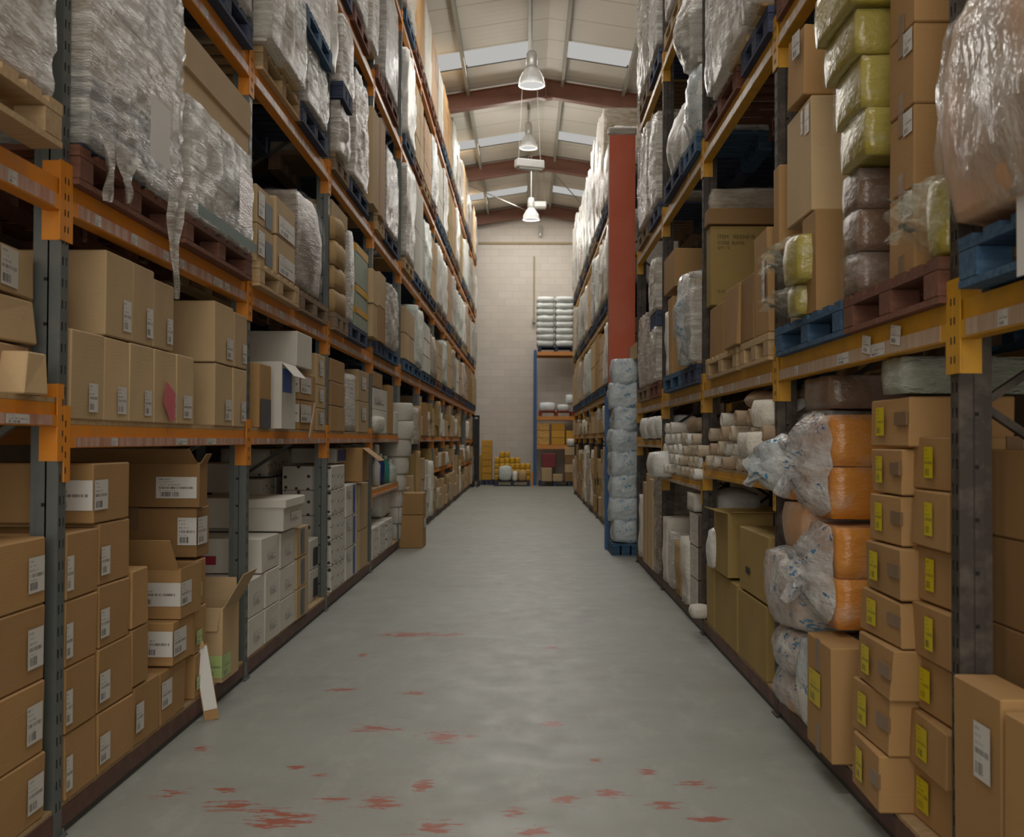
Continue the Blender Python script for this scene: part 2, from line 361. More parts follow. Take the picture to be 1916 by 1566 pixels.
def blob(w, d, h, rnd=.15, amp=.02, freq=3, seed=0, res=.06, squash=1, taper=0, streak=1, lo=0):
    cl = lambda x: max(4, min(34, int(round(x))))
    nx, ny, nz = cl(d/res), cl(w/res), cl(h/res); off = Vector((seed*13.7, seed*7.1, seed*3.3))
    def fn(p):
        q = p.copy(); l = p.length; m = max(abs(p.x), abs(p.y), abs(p.z))
        s = p/l*1.0; q = p*(1-rnd)+s*rnd*1.12
        x, y, z = q.x*d/2, q.y*w/2, q.z*h/2
        if taper: k = 1-taper*(p.z+1)/2; x *= k; y *= k
        P = Vector((x, y, z*streak))*freq+off
        nn = noise.noise(P)+.5*noise.noise(P*2.3+Vector((5, 1, 9)))+.3*abs(noise.noise(P*5.1))
        dirv = Vector((s.x, s.y, s.z*.6))
        v = Vector((x, y, z))+dirv*nn*amp
        v.z = max(v.z+h/2, lo if lo else 0.0)
        return v
    return gridbox(nx, ny, nz, fn)
# ---------------------------------------------------------------- bookkeeping of things
THINGS = []
ORD = ['first', 'second', 'third', 'fourth', 'fifth', 'sixth', 'seventh', 'eighth', 'ninth', 'tenth', 'eleventh', 'twelfth', 'thirteenth', 'fourteenth', 'fifteenth', 'sixteenth']
def tag(o, label, cat, group=None):
    o['label'] = label; o['category'] = cat
    if group: o['group'] = group
    return o
def reg(o, look, cat, place):      # the label gets its place words once all things are known
    o['category'] = cat; THINGS.append((o, look, place)); return o
def empty(name, loc, rz=0):
    o = bpy.data.objects.new(name, None); COL.objects.link(o); o.location = loc; o.rotation_euler = (0, 0, rz); o.empty_display_size = .1
    return o
def struct(name, mb, mat, smooth=False):
    o = mb.build(name, mat, smooth=smooth); o['kind'] = 'structure'; return o

# ---------------------------------------------------------------- geometry of the two racks
XL, XR = -1.60, 1.266
YL0, BL, NL = 3.745, 2.513, 13
YR0, BR, NR = 3.235, 2.2985, 12
def Yat(X, px, z=H):
    c1 = RW.col[0] if False else None
    m = camo.matrix_world.to_3x3().transposed()     # world -> camera
    A = m @ Vector((X, 0, z-H)); B = m @ Vector((0, 1, 0)); t = -(px-CX)/FPX
    # A.x + Y B.x = t*(A.z + Y B.z)
    return (t*A.z-A.x)/(B.x-t*B.z)
def Zat(X, px, py):
    m = camo.matrix_world.to_3x3(); d = m @ Vector(((px-CX)/FPX, -(py-CY)/FPX, -1)); return H+d.z/d.x*X
def bay_of(side, y): return max(0, int(math.floor((y-(YL0 if side == 'L' else YR0))/(BL if side == 'L' else BR)))+1)
# ---------------------------------------------------------------- the building
Y0B, Y1B = -3.6, 34.45; WLX, WRX = -2.95, 2.62
struct('floor', MB().box(WLX-.2, WRX+.2, Y0B, Y1B+.2, -.1, 0), 'floor_paint')
def ceiling():
    mb = MB(); xs = [WLX-.2, -2.47, -1.21, .04, RIDGE_X, .72, 1.97, WRX+.2]
    sky_cols = [(-2.47, -1.21), (-1.21, .04), (.72, 1.97)]
    ys = sorted([Y0B, Y1B+.2]+SKY_Y+[a+b for a, b in zip(SKY_Y, SKY_L)])
    for i in range(len(xs)-1):
        for j in range(len(ys)-1):
            if (xs[i], xs[i+1]) in sky_cols and any(abs(ys[j]-s) < 1e-6 for s in SKY_Y): continue
            a, b = xs[i], xs[i+1]
            mb.add([(a, ys[j], roofz(a)), (b, ys[j], roofz(b)), (b, ys[j+1], roofz(b)), (a, ys[j+1], roofz(a))], [(0, 3, 2, 1)])
            mb.add([(a, ys[j], roofz(a)+.06), (b, ys[j], roofz(b)+.06), (b, ys[j+1], roofz(b)+.06), (a, ys[j+1], roofz(a)+.06)], [(0, 1, 2, 3)])
    struct('ceiling', mb, 'roof_lining')
    k = 1
    for sy, sl in zip(SKY_Y, SKY_L):
        for a, b in sky_cols:
            p = MB(); a2, b2 = a+.05, b-.05
            p.add([(a2, sy, roofz(a2)+.02), (b2, sy, roofz(b2)+.02), (b2, sy+sl, roofz(b2)+.02), (a2, sy+sl, roofz(a2)+.02),
                   (a2, sy, roofz(a2)+.05), (b2, sy, roofz(b2)+.05), (b2, sy+sl, roofz(b2)+.05), (a2, sy+sl, roofz(a2)+.05)],
                  [(0, 3, 2, 1), (4, 5, 6, 7), (0, 1, 5, 4), (2, 3, 7, 6), (1, 2, 6, 5), (3, 0, 4, 7)])
            struct('window_%d' % k, p, 'rooflight_glow'); k += 1
ceiling()
tk = [0]
def trim(mb, mat):
    tk[0] += 1; return struct('trim_%d' % tk[0], mb, mat)
for px_ in (-2.47, -1.21, .04, .72, 1.97):      # purlins run along the building
    z = roofz(px_); trim(MB().box(px_-.03, px_+.03, Y0B, Y1B, z-.15, z-.01), 'purlin')
rc = MB()                                         # boxed ridge lining between the two ridge purlins
for s, (a, b) in ((0, (.07, .38)), (1, (.38, .69))):
    rc.add([(a, Y0B, roofz(a)-.05), (b, Y0B, roofz(b)-.05), (b, Y1B, roofz(b)-.05), (a, Y1B, roofz(a)-.05)], [(0, 3, 2, 1)])
trim(rc, 'roof_lining')
def rafter(y, zr=8.42, dep=.36):
    mb = MB()
    for sg in (-1, 1):
        for (o0, o1, hw) in ((0, .02, .09), (dep-.02, dep, .09), (.02, dep-.02, .008)):
            x1 = RIDGE_X+sg*3.3 if sg < 0 else WRX
            x1 = max(WLX, x1)
            za = zr; zb = zr-SLOPE*abs(x1-RIDGE_X)
            vs = [(RIDGE_X, y-hw, za+o0), (RIDGE_X, y+hw, za+o0), (RIDGE_X, y-hw, za+o1), (RIDGE_X, y+hw, za+o1),
                  (x1, y-hw, zb+o0), (x1, y+hw, zb+o0), (x1, y-hw, zb+o1), (x1, y+hw, zb+o1)]
            mb.add(vs, [(0, 2, 3, 1), (4, 5, 7, 6), (0, 1, 5, 4), (2, 6, 7, 3), (0, 4, 6, 2), (1, 3, 7, 5)])
        # haunch plate under the apex
        mb.add([(RIDGE_X, y-.09, zr-.05), (RIDGE_X, y+.09, zr-.05), (RIDGE_X+sg*.16, y-.09, zr-.02), (RIDGE_X+sg*.16, y+.09, zr-.02), (RIDGE_X, y-.09, zr), (RIDGE_X, y+.09, zr)],
               [(0, 1, 3, 2), (0, 2, 4), (1, 5, 3)])
    mb.box(RIDGE_X-.02, RIDGE_X+.02, y-.10, y+.10, zr-.06, zr+dep+.03)
    trim(mb, 'paint_oxide')
for y in (4.3, 10.3, 16.3, 22.3, 28.3, 34.1): rafter(y)
zt = roofz(WLX)+.3
struct('wall_left_added', MB().box(WLX-.2, WLX, Y0B, Y1B, 0, zt), 'wall_dark')  # unseen dark wall added close behind the rack to darken its gaps
struct('wall_right_added', MB().box(WRX, WRX+.2, Y0B, Y1B, 0, zt), 'wall_dark')  # same on the right: added so that the gaps between goods stay dark
struct('wall_back', MB().box(WLX-.2, WRX+.2, Y1B, Y1B+.2, 0, 8.9), 'block_wall')
trim(MB().box(WLX, WRX, Y1B-.05, Y1B, 7.58, 7.64), 'trim_sand')
trim(MB().box(WLX, -.02, Y1B-.012, Y1B, 0, .06).box(.6, WRX, Y1B-.012, Y1B, 0, .06), 'trim_sand')
bz = MB()                                          # wind bracing in the last roof bay
for p, q in (((-1.9, 28.5, 8.22), (.2, 33.9, 8.45)), ((.6, 28.5, 8.5), (2.2, 33.9, 8.2))): bz.bar(p, q, .02, .02)
trim(bz, 'purlin')
pp = MB().cyl((.235, Y1B-.04, 5.2), (.235, Y1B-.04, 7.2), .018)
trim(pp, 'trim_sand')
tag(MB().box(.19, .28, Y1B-.14, Y1B, 5.08, 5.22).build('junction_box', 'purlin'), 'small grey junction box at the foot of the pipe on the far wall', 'junction box')
bl = empty('bulkhead_lamp', (.43, Y1B, 7.9)); tag(bl, 'small bulkhead lamp high on the far gable wall', 'lamp')
MB().box(-.05, .05, -.10, 0, 0, .26).build('housing', 'purlin', bl); MB().cham(.12, .08, .12, .03).build('lens', 'lamp_metal', bl, loc=(0, -.12, -.10))

# ---------------------------------------------------------------- lamps
def highbay(y, x, zrim, label, R=.215):
    t = empty('high_bay_lamp', (x, y, zrim)); tag(t, label, 'lamp', 'high bay lamps down the aisle')
    prof = [(R, 0), (R*.98, .05), (R*.88, .13), (R*.68, .21), (R*.48, .27), (R*.36, .30)]
    MB().lathe([(r, z) for r, z in prof]+[(r-.012, z) for r, z in reversed(prof)], 32).build('bowl', 'lamp_acrylic', t, True)
    MB().lathe([(0, .30), (R*.38, .30), (R*.42, .33), (R*.40, .52), (R*.3, .56), (0, .56)], 24).build('gear_housing', 'lamp_metal', t, True)
    MB().lathe([(0, -.015), (R*.6, -.004), (R*.93, .012), (R*.9, .04), (R*.45, .12), (0, .16)], 28).build('diffuser', 'lamp_glow', t, True)
    top = roofz(x)-.1-zrim
    MB().cyl((0, 0, .56), (0, 0, top-.05), .012).build('stem', 'lamp_metal', t)
    MB().cyl((0, 0, top-.12), (0, 0, top), .03).build('hook', 'trim_sand', t)
    l = bpy.data.lights.new('high_bay_light', 'POINT'); l.energy = 75*LP; l.color = (1, .96, .88); l.shadow_soft_size = .18
    lo = bpy.data.objects.new('high_bay_light', l); COL.objects.link(lo); lo.location = (x, y, zrim-.22)
highbay(17.6, .07, 7.13, 'nearest and largest clear-bowl high bay lamp, hanging below the first visible rafter')
highbay(23.6, .03, 7.72, 'middle high bay lamp, mostly hidden behind the white box fitting', .19)
highbay(27.4, .11, 6.93, 'farthest high bay lamp, hanging in front of the far gable wall', .21)
def boxlight(x, y, z, w, label, rz=.35):
    t = empty('box_light_fitting', (x, y, z), rz); tag(t, label, 'lamp')
    MB().cham(.20, w, .17, .02).build('housing', 'lamp_metal', t)
    MB().box(-w*.42, w*.42, -.08, .08, -.03, 0).build('tube_tray', 'purlin', t)
    for s in (-1, 1):
        MB().cyl((s*w*.4, 0, .17), (s*w*.25, 0, roofz(x)-z-.12), .006, n=6).build('hanging_wire', 'purlin', t)
boxlight(.05, 21.6, 6.78, .58, 'white box light fitting slung on wires in front of the middle lamp')
boxlight(.36, 29.2, 7.62, .34, 'small white box fitting fixed right of the farthest high bay lamp', 0)

# ---------------------------------------------------------------- pallet racks
def post_mesh(h, w=.062, dp=.068):
    mb = MB(); f = dp/2; zs = [0, .10]; z = .10
    # aisle face with two columns of slots, real openings backed by dark sheets for the shade inside
    ycols = [-w/2, -.019, -.010, .010, .019, w/2]
    n = int((h-.2)/.075)
    def q(y0, y1, z0, z1): mb.add([(f, y0, z0), (f, y1, z0), (f, y1, z1), (f, y0, z1)], [(0, 1, 2, 3)])
    q(-w/2, w/2, 0, .1)
    for i in range(n):
        a = .1+i*.075; b = a+.030; c = a+.075
        q(ycols[0], ycols[1], a, c); q(ycols[2], ycols[3], a, c); q(ycols[4], ycols[5], a, c)
        q(ycols[1], ycols[2], b, c); q(ycols[3], ycols[4], b, c)
    q(-w/2, w/2, .1+n*.075, h)
    for s in (-1, 1):
        mb.add([(f, s*w/2, 0), (f, s*w/2, h), (-f, s*w/2, h), (-f, s*w/2, 0)], [(0, 1, 2, 3) if s > 0 else (3, 2, 1, 0)])
        mb.box(-f-.006, -f, s*w/2-.006 if s > 0 else -w/2, w/2 if s > 0 else -w/2+.006, 0, h)
        mb.box(-f-.03, -f+.002, s*.020-.006, s*.020+.006, 0, h)
    mb.box(-f-.002, -f, -w/2+.006, w/2-.006, 0, h, mi=1)
    mb.box(-.012, -.006, -w/2, w/2, 0, h, mi=1)  # dark sheet behind the slots, painting in the channel's shade
    for i in range(int(h/.155)):
        z = .06+i*.155
        for s in (-1, 1): mb.box(-f+.010, -f+.022, s*w/2-.0006, s*w/2+.0006, z, z+.012, mi=1)  # flange holes as dark patches, their shade put into the colour
    return mb
def rack(name, side, X, y0, bay, n, h, steel, paint, stripm, beams, bases, label, rear=1.02):
    s = 1 if side == 'L' else -1        # local +x faces the aisle
    t = empty(name, (X, 0, 0), 0 if s > 0 else PI); tag(t, label, 'pallet rack', 'pallet racks along the aisle')
    def ly(y): return s*y
    me = None
    rnd = random.Random(5)
    for k in range(n):
        y = y0+k*bay
        if me is None:
            o = post_mesh(h).build('upright', [steel, 'hole_shade'], t); me = o
        else: o = me.copy(); COL.objects.link(o)
        o.location = (-.034, ly(y), 0)
        r = MB().box(-rear-.03, -rear+.03, ly(y)-.03, ly(y)+.03, 0, h)
        zz = .25; d = 1
        r.build('rear_upright', steel, t)
        b = MB(); st = .62
        while zz+st < h:
            b.bar((-.075, ly(y), zz if d > 0 else zz+st), (-rear+.03, ly(y), zz+st if d > 0 else zz), .030, .022); zz += st; d = -d
        b.build('frame_bracing', steel, t)
        fp = MB().box(-.085, .012, ly(y)-.055, ly(y)+.055, 0, .008); fp.cyl((-.004, ly(y)+.045, 0), (-.004, ly(y)+.045, .025), .008, n=6).build('foot_plate', steel, t)
    for (k0, k1, zb, zt_, deck) in beams:
        for k in range(k0, k1+1):
            ya = y0+(k-1)*bay+.031; yb = y0+k*bay-.031
            if k == 0: ya = max(ya, 1.35)
            a, b = sorted((ly(ya+.006), ly(yb-.006)))
            mb = MB(); hh = zt_-zb
            mb.box(-.052, -.006, a, b, zb+hh*.45, zt_); mb.box(-.052, .004, a, b, zb, zb+hh*.47)
            bm = mb.build('beam', paint, t)
            c = MB()
            for ye, inner in ((ya, 1), (yb, -1)):
                if k == 0 and inner == 1: continue
                up, dn = .065, max(.10, .2-hh)
                if hh < .07: up, dn = .05, .10
                yy0, yy1 = sorted((ye-inner*.029, ye+inner*.022))
                cm = MB()
                # face plate, slots laid on as dark patches for their shade
                zs0, zs1 = zb-dn, zt_+up
                cy0, cy1 = sorted((ly(yy0), ly(yy1)))
                cm.box(.001, .005, cy0, cy1, zs0, zs1)
                w1, w2 = sorted((ly(ye-inner*.002), ly(ye+inner*.004)))
                cm.box(-.066, .001, w1, w2, zs0, zs1)
                yq = ly(ye-inner*.018)
                for q in range(4):
                    zq = zs0+.03+q*(zs1-zs0-.05)/4
                    cm.box(.005, .0058, yq-.004, yq+.004, zq, zq+.022, mi=1)
                cm.build('connector', [paint, 'hole_shade'], bm)
            if hh > .06 and k < 11:
                z0, z1 = zb+hh*.04, zb+hh*.46
                MB().box(.004, .0055, a+.06, b-.06, z0, z1).build('ticket_strip', stripm, bm)
                if k <= 5:
                    nt_ = rnd.randint(3, 6)
                    for q in range(nt_):
                        yq = a+.12+(b-a-.35)*(q+rnd.random()*.7)/nt_; wq = rnd.choice((.06, .07, .09, .16))
                        tq = MB()
                        tq.add([(.0062, yq, z0+.002), (.0062, yq+wq, z0+.002), (.0062, yq+wq, z1-.002), (.0062, yq, z1-.002)], [(0, 1, 2, 3)], [[(0, 0), (1, 0), (1, 1), (0, 1)]])
                        tq.build('ticket', 'label_white', bm)
            rb = MB().box(-rear-.02, -rear+.02, a, b, zb, zt_).build('rear_beam', paint, t)
            if deck:
                MB().box(-rear+.02, -.006, a, b, zt_+.001, zt_+.018).build('shelf_board', 'chip_board', t)
    for (k0, k1) in bases:
        for k in range(k0, k1+1):
            ya = y0+(k-1)*bay+.034; yb = y0+k*bay-.034
            if k == 0: ya = max(ya, 1.35)
            a, b = sorted((ly(ya), ly(yb)))
            MB().box(-.06, -.012, a, b, 0, .03).build('base_gap_shade', 'gap_shade', t)  # dark strip painting in the shaded gap under the base beam
            MB().box(-.06, -.002, a, b, .03, .098).build('base_beam', 'base_brown', t)
            MB().box(-rear, -.006, a, b, .099, .113).build('base_board', 'chip_board', t)
    return t
LB = [(0, 0, 1.42, 1.50, 1), (1, 4, 1.345, 1.427, 1), (6, 9, 1.345, 1.42, 1), (11, 12, 1.30, 1.37, 1), (4, 4, .765, .835, 1), (7, 8, .80, .86, 1), (10, 11, .72, .78, 1),
      (0, 12, 2.16, 2.27, 0), (1, 12, 3.46, 3.575, 0), (2, 12, 5.05, 5.165, 0), (3, 12, 6.68, 6.79, 0)]
rack('pallet_rack', 'L', XL, YL0, BL, NL, 7.6, 'steel_slate', 'paint_orange', 'ticket_strip', LB, [(0, 12)],
     'long left-hand pallet rack with slate grey posts and orange beams')
RB = [(0, 4, 1.68, 1.795, 0), (6, 11, 2.0, 2.10, 0), (2, 2, 1.125, 1.18, 1), (3, 3, 1.02, 1.08, 1), (4, 4, 1.31, 1.37, 1), (7, 11, 1.42, 1.48, 1),
      (1, 4, 3.37, 3.48, 0), (6, 11, 3.27, 3.38, 0), (2, 4, 4.82, 4.93, 0), (6, 11, 4.77, 4.88, 0)]
rack('pallet_rack', 'R', XR, YR0, BR, NR, 5.6, 'steel_black', 'paint_yellow', 'ticket_strip_sand', RB, [(1, 4), (6, 11)],
     'long right-hand pallet rack with black posts and yellow beams')
# ---------------------------------------------------------------- builders for the goods
RND = random.Random(11)
def plane(side, d): return XL+d if side == 'L' else XR-d
def frame(side, pn, pf, z, d, dep, gap=.005):
    X = plane(side, d); y0, y1 = Yat(X, pn, z), Yat(X, pf, z)
    s = 1 if side == 'L' else -1
    if d > -.08:
        P0, B_ = (YL0, BL) if side == 'L' else (YR0, BR); m = (y0+y1)/2; k = math.floor((m-P0)/B_)
        y0 = max(y0, P0+k*B_+.040); y1 = min(y1, P0+(k+1)*B_-.040)
    return X-s*dep/2, (y0+y1)/2, max(.03, y1-y0-gap), s
def root(name, side, x, y, z, rot=0): return empty(name, (x, y, z), (0 if side == 'L' else PI)+rot)
def face_pt(side, w, dep, h, F, u, v, off):
    ns = -1 if side == 'L' else 1
    if F == 'F': return (dep/2+off, ns*(w/2-u*w), v*h)
    if F == 'N': return (dep/2-u*dep, ns*(w/2+off), v*h)
    if F == 'T': return (dep/2-v*dep, ns*(w/2-u*w), h+off)
def sticker(side, w, dep, h, F, u0, u1, v0, v1, mat, parent, name='label', off=.002, tilt=0):
    a = Vector(face_pt(side, w, dep, h, F, u0, v0, off)); b = Vector(face_pt(side, w, dep, h, F, u1, v0, off))
    c = Vector(face_pt(side, w, dep, h, F, u1, v1, off)); d = Vector(face_pt(side, w, dep, h, F, u0, v1, off))
    if tilt:
        m = (a+b+c+d)/4; ax = Vector((1, 0, 0)) if F == 'F' else Vector((0, 1, 0)); R = Matrix.Rotation(tilt, 3, ax)
        a, b, c, d = [R@(p-m)+m for p in (a, b, c, d)]
    # reading direction: left to right for someone facing the face
    flip = (side == 'R') if F == 'F' else (side == 'L')
    if flip and F != 'T': a, b, c, d = b, a, d, c
    mb = MB().quad(a, b, c, d); return mb.build(name, mat, parent)
LBL = {'w': 'label_white', 'y': 'label_yellow', 'g': 'label_green', 'p': 'paper'}
def carton(side, pn, pf, z0, z1, look='brown carton', mat='card', d=0, dep=.45, rot=0, lab=(), tape=None, place=None, name='cardboard_carton', cat='box', extra=None, jit=.003, dx=0, c=.005, zr=None, top=1.0):
    x, y, w, s = frame(side, pn, pf, (z0+z1)/2 if zr is None else zr, d, dep); h = z1-z0-.002
    if not lab and not tape and not extra:
        mb = MB(); mb.cham(w, dep, h, c, jit, RND, top); t = mb.build(name, mat, loc=(x, y, z0), rz=(0 if side == 'L' else PI)+rot)
    else:
        t = root(name, side, x, y, z0, rot)
        MB().cham(w, dep, h, c, jit, RND, top).build('body', mat, t)
        for l in lab:
            F, u0, u1, v0, v1, k = l[:6]
            sticker(side, w, dep, h, F, u0, u1, v0, v1, LBL.get(k, k), t, 'label' if k in LBL else 'print', jit+.002, l[6] if len(l) > 6 else 0)
        if tape:
            ns = -1 if side == 'L' else 1; tw = .025
            if 'N' in tape:
                MB().box(-tw, tw, *sorted((ns*w/2, ns*(w/2+jit+.0012))), h*.55, h).build('tape', 'tape', t)
            if 'F' in tape:
                MB().box(dep/2, dep/2+jit+.0012, -tw, tw, h*.72, h).build('tape', 'tape', t); MB().box(dep/2, dep/2+jit+.0012, -tw, tw, 0, h*.25).build('tape', 'tape', t)
            if 'C' in tape:       # horizontal strip near the near end of the aisle face
                MB().box(dep/2, dep/2+jit+.0012, *sorted((ns*w/2, ns*w*.20)), h*.42, h*.68).build('tape', 'tape', t)
        if extra: extra(t, w, dep, h, side)
    reg(t, look, cat, place or (side, z0, y))
    return t
def open_carton(side, pn, pf, z0, z1, look, mat='card', d=0, dep=.45, rot=0, lab=(), flaps=(('N', -60, .2), ('F', -30, .15)), place=None, fill=None):
    x, y, w, s = frame(side, pn, pf, (z0+z1)/2, d, dep); h = z1-z0; t = root('open_carton', side, x, y, z0, rot); k = .006
    mb = MB(); a, b = dep/2, w/2
    mb.box(-a, a, -b, b, 0, k); mb.box(-a, -a+k, -b, b, k, h); mb.box(a-k, a, -b, b, k, h); mb.box(-a+k, a-k, -b, -b+k, k, h); mb.box(-a+k, a-k, b-k, b, k, h)
    mb.build('body', mat, t); ns = -1 if side == 'L' else 1
    for F, ang, ln in flaps:
        r = math.radians(ang); dz, do = math.sin(r)*ln, math.cos(r)*ln; m = MB()
        if F in 'FB':
            sx = 1 if F == 'F' else -1; p = [(sx*(a-.001), -b+.01, h-.003), (sx*(a-.001), b-.01, h-.003), (sx*(a+do), b-.02, h+dz), (sx*(a+do), -b+.02, h+dz)]
        else:
            sy = ns if F == 'N' else -ns; p = [(-a+.01, sy*(b-.001), h-.003), (a-.01, sy*(b-.001), h-.003), (a-.02, sy*(b+do), h+dz), (-a+.02, sy*(b+do), h+dz)]
        p = [Vector(q) for q in p]; nrm = (p[1]-p[0]).cross(p[3]-p[0]).normalized()*.004
        q = p+[v+nrm for v in p]
        m.add(q, [(3, 2, 1, 0), (4, 5, 6, 7), (0, 1, 5, 4), (1, 2, 6, 5), (2, 3, 7, 6), (3, 0, 4, 7)]); m.build('flap', mat, t)
    for l in lab: sticker(side, w, dep, h, l[0], *l[1:5], LBL.get(l[5], l[5]), t, 'label')
    if fill: fill(t, w, dep, h)
    reg(t, look, 'box', place or (side, z0, y)); return t
def stack(side, pn, pf, zs, look='brown carton', **kw):
    out = []
    for i in range(len(zs)-1):
        a = pn[i] if isinstance(pn, (list, tuple)) else pn; b = pf[i] if isinstance(pf, (list, tuple)) else pf
        out.append(carton(side, a, b, zs[i], zs[i+1], look, **kw))
    return out
def pallet(side, pn, pf, z0, kind='pale', d=.02, dep=1.0, look=None, detail=True, place=None, w=None, xy=None):
    mats = {'pale': 'wood_pale', 'brown': 'wood_brown', 'blue': 'wood_blue', 'dark': 'wood_dark', 'navy': 'wood_navy', 'red': 'wood_red'}
    m = mats[kind]
    if xy: x, y, s = xy[0], xy[1], (1 if side == 'L' else -1)
    else: x, y, w, s = frame(side, pn, pf, z0+.07, d, dep)
    nb = 7; top = MB()
    for i in range(nb):
        yb = -w/2+(w-.10)*i/(nb-1); top.box(-dep/2, dep/2, yb, yb+.10, .120, .140)
    for i in range(3):
        xb = -dep/2+(dep-.10)*i/2; top.box(xb, xb+.10, -w/2, w/2, .102, .1199)
    bot = MB()
    for i in range(3):
        xb = -dep/2+(dep-.10)*i/2; bot.box(xb, xb+.10, -w/2, w/2, 0, .020)
    blk = [(-dep/2+(dep-.10)*i/2+.05, -w/2+.065+(w-.13)*j/2) for i in range(3) for j in range(3)]
    if detail:
        t = root('pallet', side, x, y, z0)
        top.build('top_deck', m, t); b0 = MB().box(-.05, .05, -w/2, w/2, 0, .020).build('bottom_board', m, t); b0.location = (-dep/2+.05, 0, 0)
        for q in (0, dep/2-.05):
            cc = b0.copy(); COL.objects.link(cc); cc.location = (q, 0, 0)
        b0 = MB().cham(.125, .10, .082, .004).build('block', m, t); b0.location = (*blk[0], .020)
        for bx, by in blk[1:]:
            c = b0.copy(); COL.objects.link(c); c.location = (bx, by, .020)
    else:
        for bx, by in blk: top.box(bx-.05, bx+.05, by-.06, by+.06, .02, .102)
        top.v += []; b = len(top.v)
        for i, f in enumerate(bot.f): top.f.append([q+b for q in f]); top.uv.append(None); top.mi.append(0)
        top.v += bot.v
        t = top.build('pallet', m, loc=(x, y, z0), rz=0 if side == 'L' else PI)
    nm = {'pale': 'pale timber pallet', 'brown': 'brown stained timber pallet', 'blue': 'blue painted pallet', 'dark': 'dark weathered pallet', 'navy': 'dark blue pallet', 'red': 'red painted pallet'}[kind]
    reg(t, look or nm, 'pallet', place or (side, z0, y)); return t
def lump(side, pn, pf, z0, z1, look, mat='wrap_white', d=0, dep=1.0, rnd=.12, amp=.025, freq=3, name='wrapped_load', cat='wrapped goods', res=.06, film=None, films=1.03, inner=None, place=None, taper=0, seed=None, streak=1, rot=0, extra=None, shrink=.96):
    x, y, w, s = frame(side, pn, pf, (z0+z1)/2, d, dep); h = z1-z0; w *= shrink
    seed = seed or RND.randint(1, 900)
    if name == 'wrapped_load' and not film and str(mat).startswith('wrap_') and d < .2 and y < 16:
        film = 'film_stretch'; amp *= .55; freq = 4; res = .045
        pal = {'wrap_white': ['card_white', 'wrap_grey', 'card_light', 'cloth_white'], 'wrap_beige': ['card_light', 'card_pink', 'card', 'wrap_grey'], 'wrap_grey': ['wrap_grey', 'card_white', 'card_mauve'],
               'wrap_pink': ['wrap_pink', 'card_white'], 'wrap_brown': ['card_mauve', 'card'], 'wrap_mint': ['wrap_mint', 'card_white']}.get(mat, ['card_light'])
        inner = crates_inside(3 if h > .8 else 2, 2, pal)
    if not film and not extra:
        mb = MB(); mb.add(*blob(w, dep, h, rnd, amp, freq, seed, res, taper=taper, streak=streak)); t = mb.build(name, mat, smooth=True, loc=(x, y, z0), rz=(0 if side == 'L' else PI)+rot)
    else:
        t = root(name, side, x, y, z0, rot)
        if inner: inner(t, w*(1-rnd*.45), dep*(1-rnd*.45), h*(1-rnd*.35), side)
        elif mat:
            mb = MB(); mb.add(*blob(w, dep, h, rnd, amp*.6, freq, seed, res, taper=taper)); mb.build('contents', mat, t, True)
        if film:
            mb = MB(); mb.add(*blob(w*films, dep*films, h*1.012, rnd, amp, freq*1.4, seed+3, res*.7, taper=taper, streak=streak, lo=.004)); mb.build('plastic_film', film, t, True)
        if extra: extra(t, w, dep, h, side)
    reg(t, look, cat, place or (side, z0, y)); return t
def crates_inside(nz, ny, mats, sheet=None, hh=None):
    def f(t, w, dep, h, side):
        r = random.Random(3); hh = h/nz; ww = w/ny
        for k in range(nz):
            for j in range(ny):
                o = MB().cham(ww*.985, dep*.97, hh*.985, .006, .004, r).build('carton', r.choice(mats), t); o.location = (0, -w/2+ww*(j+.5), k*hh)
    return f
def sheet_on(u0, u1, v0, v1, mat='paper', off=.05, name='paper_sheet', F='F', tilt=0):
    def f(t, w, dep, h, side):
        sticker(side, w, dep, h, F, u0, u1, v0, v1, mat, t, name, off, tilt)
    return f
def roll(side, px, z, r, ln, look, mat='cloth_beige', d=0, place=None, n=18):
    X = plane(side, d); y = Yat(X, px, z); s = 1 if side == 'L' else -1; t = root('fabric_roll', side, X-s*ln/2, y, z)
    mb = MB(); ph = RND.random()*6; k = 8
    ring = []
    vs = []; fs = []
    for i in range(k+1):
        xx = -ln/2+ln*i/k; rr = r*(1+.03*math.sin(i*1.7+ph)); 
        for a in range(n):
            an = 2*PI*a/n; q = rr*(1+.04*math.sin(3*an+ph)); vs.append((xx, q*math.cos(an), r+q*math.sin(an)))
    for i in range(k):
        for a in range(n): fs.append((i*n+a, i*n+(a+1) % n, (i+1)*n+(a+1) % n, (i+1)*n+a))
    mb.add(vs, fs)
    # rolled end with a recessed core
    b = len(vs); e = [vs[k*n+a] for a in range(n)]; ev = list(e)
    for rr, xo in ((.72, .006), (.42, -.004), (.22, -.05)):
        for a in range(n):
            an = 2*PI*a/n; ev.append((ln/2+xo, r*rr*math.cos(an), r+r*rr*math.sin(an)))
    ef = []
    for q in range(3):
        for a in range(n): ef.append((q*n+a, q*n+(a+1) % n, (q+1)*n+(a+1) % n, (q+1)*n+a))
    ef.append(tuple(3*n+a for a in range(n)))
    mb.add(ev, ef); mb.add([vs[a] for a in range(n)], [tuple(range(n-1, -1, -1))])
    mb.build('cloth', mat, t, True)
    reg(t, look, 'roll', place or (side, z, y)); return t
FA, FLZ = .114, .114
LA, LBz, LC, LD, LE = 1.446, 2.271, 3.576, 5.166, 6.791
RBz, RC, RD, RB2 = 1.796, 3.481, 4.931, 2.101
W = lambda *a: a
wl = ('F', .03, .30, .12, .62, 'w')
